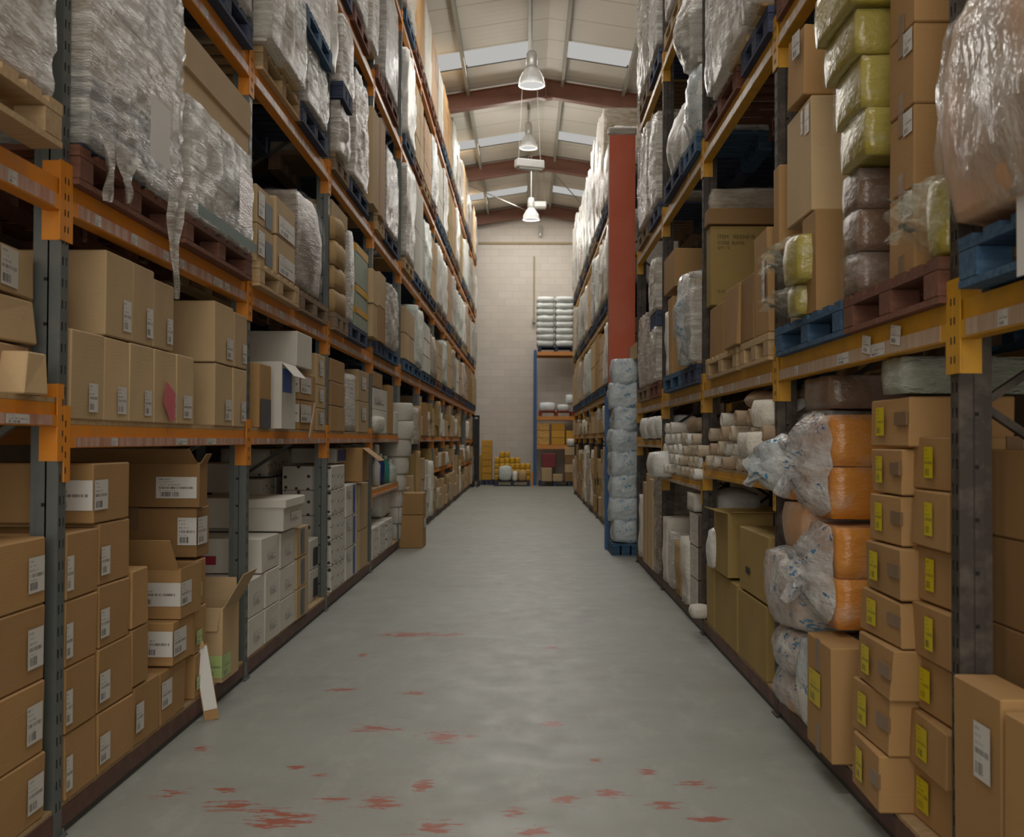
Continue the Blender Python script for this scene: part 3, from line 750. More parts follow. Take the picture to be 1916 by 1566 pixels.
# ======================= LEFT, nearest bay =======================
stack('L', -95, [84, 82, 84, 86], [FLZ, .337, .578, .830, 1.055], 'large plain brown carton with shipping label', dep=.6, lab=[('F', .78, .97, .2, .72, 'w')], d=-.005)
carton('L', -110, 62, 1.519, 1.69, 'crushed brown carton', 'card_pink', d=-.05, dep=.4, rot=.06, jit=.015, lab=[('F', .05, .12, .1, .3, 'p')])
carton('L', 50, 86, 1.519, 1.66, 'small dented brown carton', 'card_light', d=.03, dep=.12, rot=-.05, jit=.006)
carton('L', -105, 66, 1.691, 1.845, 'crushed brown carton', 'card_light', d=-.05, dep=.4, rot=-.05, jit=.015)
carton('L', -100, 72, 1.846, 2.005, 'tatty brown carton with large white label', 'card_light', d=-.05, dep=.4, rot=.12, jit=.012, lab=[('F', .45, .72, .1, .88, 'w')])
pallet('L', -240, 118, LBz+.03, 'pale', d=.12, look='pale timber pallet with rough deck boards')
lump('L', -240, 104, LBz+.175, 3.35, 'tall stretch-wrapped pallet load', 'wrap_beige', d=.09, dep=1.0, rnd=.08, amp=.016, freq=5, inner=crates_inside(3, 2, ['card_light', 'card_pink']), film='film_stretch', res=.03, streak=2)
# ======================= LEFT, bay 1 =======================
look4 = 'large brown carton with white label'
LW = [('F', .02, .30, .14, .66, 'w')]
stack('L', 121, [180, 180, 182, 184], [FLZ, .345, .577, .812, 1.048], look4, dep=.55, lab=[('F', .0, .20, .14, .66, 'w')])
stack('L', [183, 183, 185, 186], [249, 249, 242, 243], [FLZ, .345, .587, .824, 1.06], look4, dep=.55, lab=[('F', .02, .30, .16, .62, 'w')])
carton('L', 174, 242, 1.062, 1.288, 'open-topped brown carton with wide label round its corner', d=.0, dep=.42, lab=[('F', 0, .36, .22, .72, 'w'), ('N', 0, .55, .22, .72, 'w')], tape='N')
carton('L', 251, 297, FLZ, .358, 'brown carton with white label', lab=[('F', .03, .34, .22, .70, 'w')], dep=.5)
carton('L', 299, 347, FLZ, .352, 'brown carton with white label', lab=[('F', .03, .42, .30, .80, 'w')], dep=.5)
carton('L', 246, 277, .361, .60, 'plain brown carton', dep=.5)
carton('L', 246, 278, .602, .842, 'plain brown carton with slightly raised lid', dep=.5, d=.0)
carton('L', 323, 362, .356, .555, 'brown carton with label round its corner', d=.02, dep=.30, lab=[('F', 0, .6, .22, .80, 'w'), ('N', 0, .62, .22, .80, 'w')])
open_carton('L', 338, 377, .557, .785, 'open brown carton with label round its corner and raised flap', d=.03, dep=.36, lab=[('F', 0, .5, .25, .72, 'w'), ('N', 0, .9, .25, .72, 'w')], flaps=(('N', 55, .17), ('B', 80, .14)))
carton('L', 368, 392, .80, 1.045, 'brown carton with square label', 'card_dark', d=.0, dep=.62, lab=[('F', 0, .75, .25, .8, 'w'), ('N', 0, .15, .25, .8, 'w')], tape='N')
open_carton('L', 373, 388, 1.047, 1.262, 'open brown carton with tilted label just under the beam', 'card_dark', d=.02, dep=.66, lab=[('N', .02, .32, .2, .68, 'w')], flaps=(('F', 60, .05), ('N', 35, .12), ('B', 80, .06)))
stack('L', 364, 385, [FLZ, .33, .56, .79], 'narrow brown carton with green label', dep=.35, lab=[('F', .1, .6, .2, .5, 'g')])
open_carton('L', 416, 447, FLZ, .50, 'tall open brown carton with green label and torn flaps', 'card_light', d=.03, dep=.30, lab=[('F', 0, .5, .06, .36, 'g'), ('N', 0, .35, .06, .36, 'g')], flaps=(('F', 60, .2), ('D', 80, .12), ('N', -75, .12)))
stack('L', 425, 452, [FLZ, .42, .66], 'white carton deep in the bay', mat='card_white', d=-.38, dep=.35)
lump('L', 436, 461, .662, .80, 'purple film-wrapped pack', 'purple_film', d=-.30, dep=.4, amp=.01, name='wrapped_pack')
carton('L', 436, 461, .802, 1.0, 'white carton with faint red print', 'card_white', d=-.28, dep=.4)
for a in range(3):
    carton('L', 420+a*14, 433+a*14, 1.002 if a else .80, 1.21, 'white carton with black print', 'card_white', d=-.45, dep=.35, lab=[('F', .1, .8, .2, .8, 'w')]) if a else None
# upper shelf, bay 1
LAW = [('F', .62, .90, .10, .46, 'w')]
for a, b, u in ((132, 195, (.50, .78)), (195, 241, (.50, .88)), (241, 287, (.60, .90)), (288, 330, (.9, .97)), (330, 363, (.35, .85))):
    ex = None
    if a == 288:
        def ex(t, w, dep, h, side):
            p = [face_pt(side, w, dep, h, 'F', u, v, .012) for u, v in ((.30, .28), (.42, .58), (.86, .42), (.82, -.01+.06), (.6, .03))]
            MB().add(p, [(0, 1, 2, 3, 4)]).build('pink_paper', 'pink_paper', t)
    carton('L', a, b, LA, 1.77, 'light brown carton with pink paper stuck on it' if ex else 'light brown carton with barcode label', 'card_light', dep=.5, lab=[('F', u[0], u[1], .09, .42, 'w')], extra=ex)
for a, b in ((197, 248), (248, 288), (288, 325)):
    carton('L', a, b, 1.772, 2.10 if a < 288 else 2.07, 'light brown carton with barcode label, upper row', 'card_light', dep=.45, lab=[('F', .62, .93, .10, .48, 'w')], d=-.0)
carton('L', 402, 435, LA, 1.772, 'light brown carton with barcode label', 'card_light', dep=.55, lab=[('F', .55, .92, .10, .44, 'w')])
carton('L', 436, 476, LA, 1.772, 'light brown carton with barcode label', 'card_light', dep=.5, lab=[('F', .55, .92, .10, .44, 'w')])
carton('L', 402, 437, 1.775, 2.095, 'light brown carton with barcode label, upper row', 'card_light', dep=.6, lab=[('F', .6, .95, .10, .45, 'w')])
carton('L', 438, 479, 1.775, 2.08, 'light brown carton with barcode label, upper row', 'card_light', dep=.5, lab=[('F', .6, .95, .10, .45, 'w')])
# pallets, bay 1, second level
pallet('L', 133, 338, LBz, 'brown', d=.03)
lump('L', 136, 343, 2.413, 3.34, 'tall stretch-wrapped load with A4 sheet taped on', 'wrap_beige', d=.05, rnd=.07, amp=.014, freq=5, inner=crates_inside(3, 3, ['card_pink', 'wrap_grey', 'card_light', 'wrap_grey', 'card_white', 'bin_blue']), film='film_stretch', res=.03, streak=2.2, extra=sheet_on(.45, .68, .09, .36, 'paper', .06))
pallet('L', 347, 472, LBz, 'brown', d=.05)
lump('L', 347, 473, 2.413, 2.965, 'low film-wrapped load with pink and green print', 'wrap_pink', d=.04, rnd=.08, amp=.016, freq=5, inner=crates_inside(2, 2, ['cloth_white', 'wrap_mint', 'card_white']), film='film_stretch', res=.035,
     extra=lambda t, w, dep, h, side: (sticker(side, w, dep, h, 'F', .62, .85, .18, .72, 'wrap_pink', t, 'print', .05), sticker(side, w, dep, h, 'F', .02, .95, .0, .10, 'teal_pack', t, 'print', .045)))
def lid(t, w, dep, h, side): MB().cham(w+.02, dep+.02, h*.62, .008).build('lid', 'card_light', t).location = (0, 0, h*.40)
carton('L', 345, 478, 2.985, 3.30, 'long flat carton with telescoped lid', 'card_light', d=.0, dep=.95, extra=lid)
pallet('L', 200, 330, LC, 'pale', d=.03); pallet('L', 372, 474, LC, 'navy', d=.05)
lump('L', 374, 486, 3.72, 4.6, 'sagging film-wrapped load on dark blue pallet', 'wrap_grey', d=.08, amp=.05, rnd=.16, film='film_stretch', inner=crates_inside(2, 2, ['card_light', 'card_white']))
lump('L', 200, 350, 3.72, 4.6, 'beige wrapped load', 'wrap_beige')
# torn tails of stretch film hanging below the wrapped load
def tail(side, px, zt, zb, d, w, label, mat='film_stretch', seed=1):
    X = plane(side, d); y = Yat(X, px, zt); mb = MB(); n = 14; vs = []; fs = []
    for i in range(n+1):
        t = i/n; z = zt+(zb-zt)*t; ww = w*(1-.88*t**.6)*(1+.5*noise.noise(Vector((t*5, seed, 0))))+.012+.03*max(0, math.sin((t-.55)*7))
        o = .02*math.sin(t*6+seed); 
        for k in range(5):
            u = k/4-.5; vs.append((X+.012*math.sin(u*9+t*4+seed)+o*.4, y+u*ww+.012*math.sin(t*3+seed), z))
    for i in range(n):
        for k in range(4): fs.append((i*5+k, i*5+k+1, (i+1)*5+k+1, (i+1)*5+k))
    mb.add(vs, fs); o = mb.build('film_scrap', mat, smooth=True)
    tag(o, label, 'plastic film')
tail('L', 330, 2.47, 1.98, .085, .22, 'long torn strip of film dangling over the first shelf of cartons', seed=2)
tail('L', 205, 2.46, 2.24, .085, .16, 'torn film end trailing from the nearest tall wrapped load', seed=5)
tail('L', 240, 2.46, 2.27, .085, .20, 'second torn film end under the A4 sheet', seed=9)
# ======================= LEFT, bay 2 =======================
wc = 'white carton with black print'
BP = [('F', .35, .8, .35, .55, 'w')]
stack('L', 464, 494, [FLZ, .335, .56], wc, mat='card_white', dep=.4, lab=BP)
carton('L', 489, 522, .562, .775, 'white carton with red mark on its side', 'card_white', d=.0, dep=.5, lab=[('N', .55, .95, .25, .5, 'print_red')]+BP)
stack('L', 496, 523, [FLZ, .335, .56], wc, mat='card_white', dep=.4, lab=BP)
stack('L', 524, 552, [FLZ, .32, .53, .765], wc, mat='card_white', dep=.4, lab=BP)
def archlid(t, w, dep, h, side): MB().cham(w+.03, dep+.03, .06, .006).build('lid', 'card_white', t).location = (0, 0, h-.055)
carton('L', 531, 566, .777, .985, 'white lidded archive box', 'card_white', d=.03, dep=.62, extra=archlid, lab=BP)
stack('L', 555, 577, [FLZ, .33, .545, .76], 'buff carton with dark blue stripe', mat='card_light', dep=.4, lab=[('F', .35, .62, .1, .92, 'print_greyblue')], d=.01)
stack('L', 579, 600, [FLZ, .36, .60], 'white carton with black panel', mat='card_white', dep=.35, d=-.06, lab=[('F', .4, .9, .1, .7, 'print_black')])
for a in range(4): stack('L', 490+a*26, 514+a*26, [FLZ, .45, .79, 1.06], 'spotted white carton at the back', mat='dotted_white', d=-.50, dep=.4)
lump('L', 500, 580, 1.065, 1.30, 'spotted white bale at the back of the bay', 'dotted_white', d=-.5, dep=.4, amp=.01, name='wrapped_pack')
carton('L', 484, 507, LA, 1.84, 'brown carton with dark corner patch', dep=.45, lab=[('F', .1, .95, .0, .45, 'card_grey')])
open_carton('L', 527, 553, LA, 1.875, 'white carton with blue print and torn open front', 'card_white', d=.04, dep=.42, lab=[('F', .05, .7, .55, .9, 'print_bluestripe')], flaps=(('F', -50, .12), ('B', 70, .1)))
stack('L', 560, 590, [LA, 1.66, 1.86], 'brown carton with address label', dep=.5, lab=[('F', .05, .7, .25, .85, 'w'), ('N', 0, .3, .25, .85, 'w')])
stack('L', 592, 609, [LA, 1.62, 1.80, 2.04], 'slim buff carton', mat='card_light', dep=.4, lab=[('F', .3, .7, .3, .8, 'w')])
carton('L', 556, 583, 1.885, 2.13, 'long white carton laid across the others', 'card_white', d=.02, dep=.95)
brd = empty('fallen_flap_board', (XL+.05, Yat(XL, 572, 1.6), 1.50)); tag(brd, 'loose pale cardboard flap leaning out between the brown cartons on the first shelf', 'cardboard')
MB().box(-.003, .003, -.16, .16, -.03, .03).build('board', 'card_pink', brd).rotation_euler = (.9, 0, 0)
pallet('L', 476, 560, LBz, 'pale', d=.05); pallet('L', 564, 615, LBz, 'dark', d=.04)
bl2 = [('F', .05, .45, .2, .85, 'w'), ('F', .5, .95, .05, .7, 'print_greyblue')]
stack('L', 478, 510, [2.413, 2.64, 2.87], 'buff carton with grey-blue curved print', mat='card_light', dep=.8, lab=bl2, d=.03)
stack('L', 517, 552, [2.413, 2.66, 2.90], 'buff carton with two-line white label', mat='card_light', dep=.8, lab=[('F', .1, .95, .05, .55, 'w')], d=.04)
lump('L', 561, 612, 2.413, 3.12, 'rounded clear-wrapped brown load', 'wrap_brown', d=.06, rnd=.3, amp=.04, film='film_clear')
pallet('L', 492, 566, LC, 'pale', d=.03); pallet('L', 567, 614, LC, 'navy', d=.05)
lump('L', 484, 574, 3.72, 4.70, 'ridged white wrapped load', 'wrap_white', d=.10, amp=.05, rnd=.1, streak=.4)
lump('L', 575, 615, 3.72, 4.15, 'greyish wrapped load under the raised blue pallet', 'wrap_grey', d=.08, amp=.04)
pallet('L', 574, 622, 4.16, 'blue', d=.12, look='blue painted pallet stacked on top of a load')
lump('L', 575, 620, 4.305, 5.0, 'smooth white wrapped load on the raised blue pallet', 'wrap_white', d=.10, amp=.02)
for a, b in ((470, 540), (545, 610)): pallet('L', a, b, LD, 'brown', d=.03, detail=False)
# ======================= LEFT, bay 3 =======================
stack('L', 619, 645, [FLZ, .33, .54, .75, .96, 1.16], 'white carton with black spots', mat='dotted_white', dep=.4)
stack('L', 647, 668, [FLZ, .40, .68, .97], 'white carton with blue stripe', mat='card_white', dep=.4, lab=[('F', .62, .80, .05, .95, 'print_bluestripe'), ('F', .1, .5, .6, .9, 'w')])
open_carton('L', 678, 690, .98, 1.30, 'big open brown carton jutting out with curved flap', 'card', d=.06, dep=.5, flaps=(('F', -38, .2), ('B', 80, .12)))
stack('L', 672, 688, [FLZ, .5, .95], 'plain brown upright carton', dep=.4, mat='card_light')
carton('L', 628, 655, 1.165, 1.30, 'shallow dark blue printed box', 'card_white', dep=.4, lab=[('F', .1, .9, .1, .9, 'print_blue')], d=-.1)
stack('L', 619, 645, [LA, 1.66, 1.86, 2.05], 'brown carton with bowed lid', dep=.5)
lump('L', 646, 668, LA, 1.98, 'white film-wrapped upright pack', 'wrap_white', dep=.4, name='wrapped_pack', amp=.015)
stack('L', 670, 690, [LA, 1.75, 2.05], 'slim brown upright carton', mat='card_light', dep=.4, lab=[('F', .3, .7, .4, .8, 'w')])
pallet('L', 620, 652, LBz, 'dark', d=.05); pallet('L', 655, 688, LBz, 'navy', d=.05)
for i in range(4): lump('L', 622, 652, 2.413+i*.20, 2.61+i*.20, 'kraft paper parcel with folded ends', 'kraft', d=.05, dep=.8, rnd=.18, amp=.02, name='paper_parcel', cat='parcel', res=.07)
carton('L', 622, 650, 3.215, 3.36, 'small plain carton on top of kraft parcels', 'card_light', dep=.7)
lump('L', 653, 664, 2.413, 3.25, 'slim white wrapped stack', 'wrap_white', d=.03, dep=.8, amp=.02, name='wrapped_pack')
carton('L', 665, 688, 2.413, 2.82, 'sage green carton with orange band', 'sage', d=.02, dep=.9, lab=[('F', 0, 1, .84, 1, 'amber'), ('N', 0, .6, .84, 1, 'amber'), ('F', 0, 1, .35, .5, 'amber'), ('N', 0, .6, .35, .5, 'amber')])
carton('L', 665, 688, 2.825, 3.20, 'sage green carton with orange top edge', 'sage', d=.02, dep=.9, lab=[('F', 0, 1, .8, 1, 'amber'), ('N', 0, .6, .8, 1, 'amber')])
pallet('L', 620, 654, LC, 'dark', d=.04); pallet('L', 656, 690, LC, 'navy', d=.04)
lump('L', 621, 655, 3.72, 4.15, 'ridged beige wrapped load', 'wrap_beige', d=.08, amp=.05); pallet('L', 624, 660, 4.16, 'navy', d=.1, look='dark blue pallet stacked on a wrapped load')
lump('L', 624, 640, 4.305, 4.95, 'white plastic-bagged stack', 'bag_white', d=.08, amp=.03); lump('L', 641, 662, 4.305, 4.9, 'beige wrapped stack', 'wrap_beige', d=.08, amp=.04)
lump('L', 664, 690, 3.72, 4.7, 'mottled beige wrapped load', 'wrap_beige', d=.07, amp=.04)
pallet('L', 636, 660, LD, 'navy', d=.04, detail=False); pallet('L', 664, 692, LD, 'brown', d=.04, detail=False)
lump('L', 640, 662, LD+.145, 6.5, 'tall white wrapped load', 'wrap_white', d=.06); lump('L', 664, 691, LD+.145, 6.4, 'tall pale wrapped load', 'wrap_grey', d=.06)
# ======================= LEFT, bay 4 =======================
for i in range(3): carton('L', 697+i*13, 708+i*13, FLZ, .45, 'white bundle of printed sheets', 'dotted_white', dep=.4)
lump('L', 712, 738, .46, .74, 'white bagged bundle', 'bag_white', d=-.1, dep=.4, name='wrapped_pack')
def bottle(side, px, z, r, h, mat, look):
    X = plane(side, -.08); y = Yat(X, px, z); t = empty('bottle', (X, y, z))
    MB().lathe([(0, 0), (r, .005), (r, h*.68), (r*.45, h*.84), (r*.38, h*.88)], 16).build('body', mat, t, True); MB().lathe([(r*.45, h*.88), (r*.45, h), (0, h)], 12).build('cap', 'tub_white', t, True)
    reg(t, look, 'bottle', (side, z, y))
z8 = .855
bottle('L', 703, z8, .05, .34, 'tub_white', 'white plastic bottle'); bottle('L', 711, z8, .055, .36, 'bottle_navy', 'navy blue bottle'); bottle('L', 720, z8, .055, .33, 'bottle_green', 'green bottle'); bottle('L', 729, z8, .055, .28, 'tub_white', 'squat white bottle')
lump('L', 733, 744, z8, 1.05, 'pale green tub pack', 'wrap_mint', dep=.3, name='wrapped_pack', d=-.02)
carton('L', 697, 728, .85, 1.31, 'large white carton behind the bottles', 'card_white', d=-.32, dep=.4)
stack('L', 698, 724, [LA, 1.70, 1.93], 'white carton with grey lettering', mat='card_white', dep=.45, lab=[('F', .15, .8, .3, .6, 'w')])
carton('L', 698, 716, 1.935, 2.10, 'brown carton on top of white ones', dep=.4); carton('L', 728, 736, LA, 2.02, 'narrow brown upright board box', 'card', dep=.4)
carton('L', 738, 746, LA, 1.72, 'narrow white carton', 'card_white', dep=.3)
lump('L', 704, 722, 1.45, 1.62, 'crumpled white paper bundle', 'cloth_white', d=.06, dep=.12, rnd=.5, amp=.03, name='paper_bundle')
pallet('L', 697, 722, LBz, 'navy', d=.04); pallet('L', 724, 746, LBz, 'blue', d=.04)
stack('L', 698, 709, [2.413, 2.75, 3.1], 'light brown upright carton', mat='card_light', dep=.9, d=.06); stack('L', 710, 721, [2.413, 2.78], 'mid brown upright carton', dep=.9, d=.06)
carton('L', 711, 722, 2.785, 3.15, 'buff carton with dark strap', 'card_light', d=.06, dep=.8)
lump('L', 724, 746, 2.413, 3.1, 'crumpled white wrapped load', 'wrap_white', d=.08, amp=.05)
pallet('L', 697, 720, LC, 'pale', d=.04); pallet('L', 722, 746, LC, 'navy', d=.04)
stack('L', 698, 709, [3.72, 4.7], 'tall cream carton', mat='card_light', dep=.9, d=.07); stack('L', 710, 721, [3.72, 4.75], 'tall cream carton in film', mat='card_pink', dep=.9, d=.07)
lump('L', 723, 746, 3.72, 4.6, 'white rounded wrapped load', 'wrap_white', d=.07)
pallet('L', 697, 720, LD, 'brown', d=.04, detail=False); pallet('L', 722, 746, LD, 'brown', d=.04, detail=False)
lump('L', 697, 720, LD+.145, 6.5, 'tall smooth white load', 'wrap_white', d=.06, amp=.015); lump('L', 722, 746, LD+.145, 6.45, 'tall smooth white load', 'wrap_grey', d=.06, amp=.015)
pallet('L', 724, 745, LE, 'dark', d=.04, detail=False); lump('L', 724, 747, LE+.145, 8.0, 'white load on the top level', 'wrap_white', d=.05)
# ======================= LEFT, bay 5: foam drum stack, big cartons =======================
zz = [.114, .34, .56, .80, .92, 1.13, 1.33, 1.55]
ys = Yat(XL+.08, 760, 1); 
def drum(z0, h, r, x, y, label, mat='foam_cream'):
    mb = MB(); mb.lathe([(0, 0), (r*.94, 0), (r, .02), (r*1.02, h*.5), (r, h-.02), (r*.94, h), (0, h)], 26); o = mb.build('foam_roll', mat, smooth=False, loc=(x, y, z0))
    for p in o.data.polygons: p.use_smooth = abs(p.normal.z) < .7
    reg(o, label, 'roll', ('L', z0, y))
for i, (h, r, o) in enumerate(((.20, .10, 0), (.21, .105, .01), (.21, .12, 0), (.21, .15, .01), (.22, .17, .02), (.22, .20, .02), (.23, .20, .05), (.23, .19, .05))):
    drum(.114+sum((.20, .21, .21, .21, .22, .22, .23, .23)[:i]), h-.004, r, XL-.08+o, ys, 'off-white foam roll in the tall stack')
carton('L', 788, 797, 0.001, .42, 'tall brown carton standing out on the floor', d=.30, dep=.42, lab=[('F', .1, .9, .6, .9, 'w')])
carton('L', 788, 797, .423, .70, 'brown carton stacked on the one out on the floor', d=.30, dep=.42)
# ======================= RIGHT, nearest bay =======================
carton('R', 1875, 1784, 0.001, .72, 'tall brown carton with white label standing before the nearest post', d=.04, dep=.12, lab=[('F', .18, .52, .66, .87, 'w')], zr=.4)
carton('R', 2150, 1878, 0.001, .70, 'tall brown carton leaning at the right edge', d=.05, dep=.14)
carton('R', 2150, 1866, 0.001, .38, 'lower brown carton at the right edge', d=.21, dep=.15)
stack('R', 2120, 1826, [.10, .36, .60, .84, 1.10, 1.36], 'wide brown carton with tape band', d=-.14, dep=.6, mat='card_dark', tape='C')
pallet('R', 2250, 1792, RBz+.01, 'blue', d=.06, look='blue painted pallet with chipped corner block')
lump('R', 2300, 1712, 1.945, 2.60, 'big clear bag of peach-coloured packs', 'bag_peach', d=.12, rnd=.42, amp=.022, freq=4, film='film_bag', dep=.8, name='plastic_bag', cat='bag', res=.04)
lump('R', 2350, 1840, 2.62, 3.1, 'white plastic bag hanging at the top right corner', 'bag_white', d=.08, rnd=.6, amp=.04, dep=.7, name='plastic_bag', cat='bag', res=.04)
stack('R', 2100, 1832, [1.95, 2.3, 2.68, 3.05], 'brown carton behind the clear bags', d=-.72, dep=.3)
ps = empty('notice_sheet', (XR-.075, Yat(XR-.075, 1925, 1.9), 1.88), PI); tag(ps, 'blank white sheet hanging off the nearest blue pallet, cut by the right edge', 'paper')
MB().box(0, .002, -.06, .06, -.10, .13).build('sheet', 'paper', ps)
# ======================= RIGHT, bay 1 =======================
yl = lambda: [('F', .42, .62, .30, .84, 'y')]
zs = [FLZ, .300, .484, .668, .852, 1.036, 1.222, 1.40]
for i in range(7):
    carton('R', 1777, [1682, 1682, 1690, 1706, 1708, 1706, 1704][i], zs[i], zs[i+1], 'yellow-labelled brown carton in the rear stack', d=-.06+(.02 if i % 2 else 0), dep=.40, lab=[('F', .36, .58, .22, .80, 'y')], tape='N', jit=.006, mat='card', rot=(.02, -.015, .01, 0, .02, -.01, .01)[i])
zs = [FLZ, .31, .505, .68, .842, 1.02, 1.195, 1.362, 1.54]
nr = [1652, 1664, 1672, 1686, 1687, 1688, 1689, 1700]; fr = [1594, 1597, 1602, 1613, 1618, 1631, 1632, 1630]
for i in range(8):
    carton('R', nr[i], fr[i], zs[i], zs[i+1], 'yellow-labelled brown carton in the front stack', d=(.05, .03, .03, 0, .0, -.02, -.02, -.03)[i], dep=.36, lab=[('F', .56, .79, .22, .80, 'y')], tape='C', jit=.008, rot=(-.03, .02, -.02, .02, 0, .015, -.02, 0)[i])
carton('R', 1556, 1509, .118, .575, 'tall upright brown carton with yellow label', 'card', d=.07, dep=.16, lab=[('F', .38, .85, .40, .70, 'y')], tape='F')
fl = MB(); 
def orange(z0, z1, pn, pf, look, d, dep=.60, **k):
    def inner(t, w, dep_, h, side):
        for q in range(2):
            o = MB(); o.add(*blob(w, dep_, h/2*1.0, .10, .008, 3, 4+q, .06)); o.build('pad_pack', 'pack_orange', t, True).location = (0, 0, q*h/2)
    lump('R', pn, pf, z0, z1, look, None, d=d, dep=dep, rnd=.12, amp=.025, film='film_clear', films=1.04, inner=inner, name='plastic_wrapped_pack', res=.04, extra=lambda t, w, dep_, h, side: bunch(t, w, dep_, h, side, **k))
def bunch(t, w, dep, h, side, mat='film_print', out=.10, rr=.30):     # the gathered, printed end of a plastic bag on the aisle face
    ns = -1 if side == 'L' else 1; mb = MB(); n = 26; m = 7; vs = []; fs = []; sd = RND.random()*50
    for i in range(m+1):
        t_ = i/m; rad = 1-t_*.80
        for a in range(n):
            an = 2*PI*a/n; yy = math.cos(an); zz = math.sin(an); k = max(abs(yy), abs(zz)); yy /= k**.7; zz /= k**.7
            fold = .05*math.sin(an*9+sd)*t_*(1-t_*.3)+.03*noise.noise(Vector((yy*3, zz*3, t_*4+sd)))
            vs.append((dep/2*.99+out*math.sin(t_*PI/2)+fold, yy*w*.5*rad*1.0, h/2+zz*h*.49*rad+fold*.4))
    for i in range(m):
        for a in range(n): fs.append((i*n+a, i*n+(a+1) % n, (i+1)*n+(a+1) % n, (i+1)*n+a))
    # flared tail of the bag
    b = len(vs)
    for a in range(n):
        an = 2*PI*a/n; vs.append((dep/2+out+.05+.02*math.sin(an*5), math.cos(an)*w*.20, h/2+math.sin(an)*h*.28-.05*h))
    for a in range(n): fs.append((m*n+a, m*n+(a+1) % n, b+(a+1) % n, b+a))
    mb.add(vs, fs); mb.build('gathered_film', mat, t, True)
orange(1.045, 1.515, 1552, 1496, 'orange pad pack in printed clear plastic, upper one', -.02, out=.10)
orange(.60, 1.04, 1562, 1508, 'orange pad pack in printed clear plastic, lower one', .0, out=.09)
orange(1.10, 1.42, 1478, 1452, 'smaller orange pad pack in printed plastic, next to the post', .02, .5, mat='film_blue', out=.12)
lump('R', 1552, 1500, 1.52, 1.665, 'brown pack in clear plastic squeezed under the beam', 'pack_brown', d=-.03, dep=.65, amp=.02, film='film_clear', name='plastic_wrapped_pack')
lump('R', 1690, 1646, 1.545, 1.672, 'pale green film-wrapped pack squeezed under the beam', 'wrap_green', d=-.02, dep=.5, amp=.015, rnd=.1, name='plastic_wrapped_pack', film='film_clear')
lump('R', 1500, 1455, .86, 1.095, 'peach pack in thin plastic', 'bag_peach', d=.02, dep=.5, rnd=.35, name='plastic_bag', cat='bag', film='film_clear', res=.04)
lump('R', 1486, 1415, .52, .87, 'rounded bag with blue writing, middle of the bag pile', 'bag_peach', d=.10, dep=.36, rnd=.6, name='plastic_bag', cat='bag', film='film_print', res=.035)
lump('R', 1484, 1440, .31, .53, 'small bag with blue writing, lower in the bag pile', 'bag_peach', d=.08, dep=.4, rnd=.6, name='plastic_bag', cat='bag', film='film_print', res=.03)
lump('R', 1486, 1444, FLZ, .32, 'lowest small bag with blue writing', 'bag_peach', d=.06, dep=.4, rnd=.6, name='plastic_bag', cat='bag', film='film_print', res=.03)
lump('R', 1513, 1484, FLZ, .52, 'tall pale blue-printed bag beside the upright carton', 'bag_white', d=.05, dep=.4, rnd=.4, name='plastic_bag', cat='bag', film='film_blue', res=.035)
lump('R', 1596, 1562, FLZ, .62, 'dull green bagged bundle behind the upright carton', 'wrap_green', d=-.25, dep=.4, rnd=.3, name='plastic_bag', cat='bag')
pallet('R', 1774, 1577, RBz, 'brown', d=.03); pallet('R', 1574, 1450, RBz, 'blue', d=.03)
cl = [('F', .02, .30, .70, .96, 'w')]
zs = [1.938, 2.215, 2.488, 2.755, 3.02, 3.29]
for i in range(5): carton('R', 1711, 1664, zs[i], zs[i+1], 'brown carton with small white label, tall stack', d=.0, dep=.60, lab=[('F', .03, .38, .68, .97, 'w')], tape='F', jit=.002)
lump('R', 1770, 1722, 1.94, 2.20, 'small yellow bag knotted in clear plastic', 'bag_yellow', d=.02, dep=.22, rnd=.45, name='plastic_bag', cat='bag', film='film_yellow', res=.03, extra=lambda t, w, dp, h, side: bunch(t, w, dp, h, side, mat='film_yellow', out=.07))
for i in range(3): lump('R', 1607, 1574, 1.94+i*.158, 2.096+i*.158, 'mauve-brown pack tied in clear film', 'pack_brown', d=.02, dep=.45, rnd=.10, amp=.012, name='plastic_wrapped_pack', film='film_clear', res=.04)
for i, (a, b, z0, z1, d) in enumerate(((1622, 1568, 2.42, 2.60, .04), (1612, 1556, 2.60, 2.80, .05), (1602, 1538, 2.80, 2.97, .07), (1594, 1520, 2.97, 3.17, .10))):
    lump('R', a, b, z0, z1-.004, 'yellow soft pack in crinkled clear plastic', 'bag_yellow', d=d, dep=.42, rnd=.14, amp=.014, name='plastic_wrapped_pack', film='film_yellow', res=.035)
carton('R', 1528, 1500, 1.938, 2.385, 'tall brown carton on the blue pallet', 'card', d=.02, dep=.45, tape='N'); carton('R', 1500, 1474, 1.938, 2.32, 'light brown carton on the blue pallet', 'card_light', d=-.06, dep=.4)
carton('R', 1519, 1472, 2.39, 2.90, 'large brown carton with two white stickers', 'card_light', d=.02, dep=.35, lab=[('F', .06, .22, .70, .95, 'w'), ('F', .30, .38, .74, .95, 'w')])
carton('R', 1500, 1473, 2.93, 3.25, 'rounded brown carton with torn top flap', 'card', d=.04, dep=.3, rot=.08, lab=[('F', .1, .5, .6, .95, 'w')], jit=.012)
carton('R', 1458, 1444, 2.325, 2.75, 'slim brown carton beside the second post', 'card', d=.02, dep=.4)
lump('R', 1492, 1462, 2.08, 2.30, 'yellow soft pack in torn plastic, upper of two', 'bag_yellow', d=.09, dep=.2, rnd=.4, name='plastic_bag', cat='bag', film='film_yellow', res=.03, extra=lambda t, w, dp, h, side: bunch(t, w, dp, h, side, mat='film_yellow', out=.07))
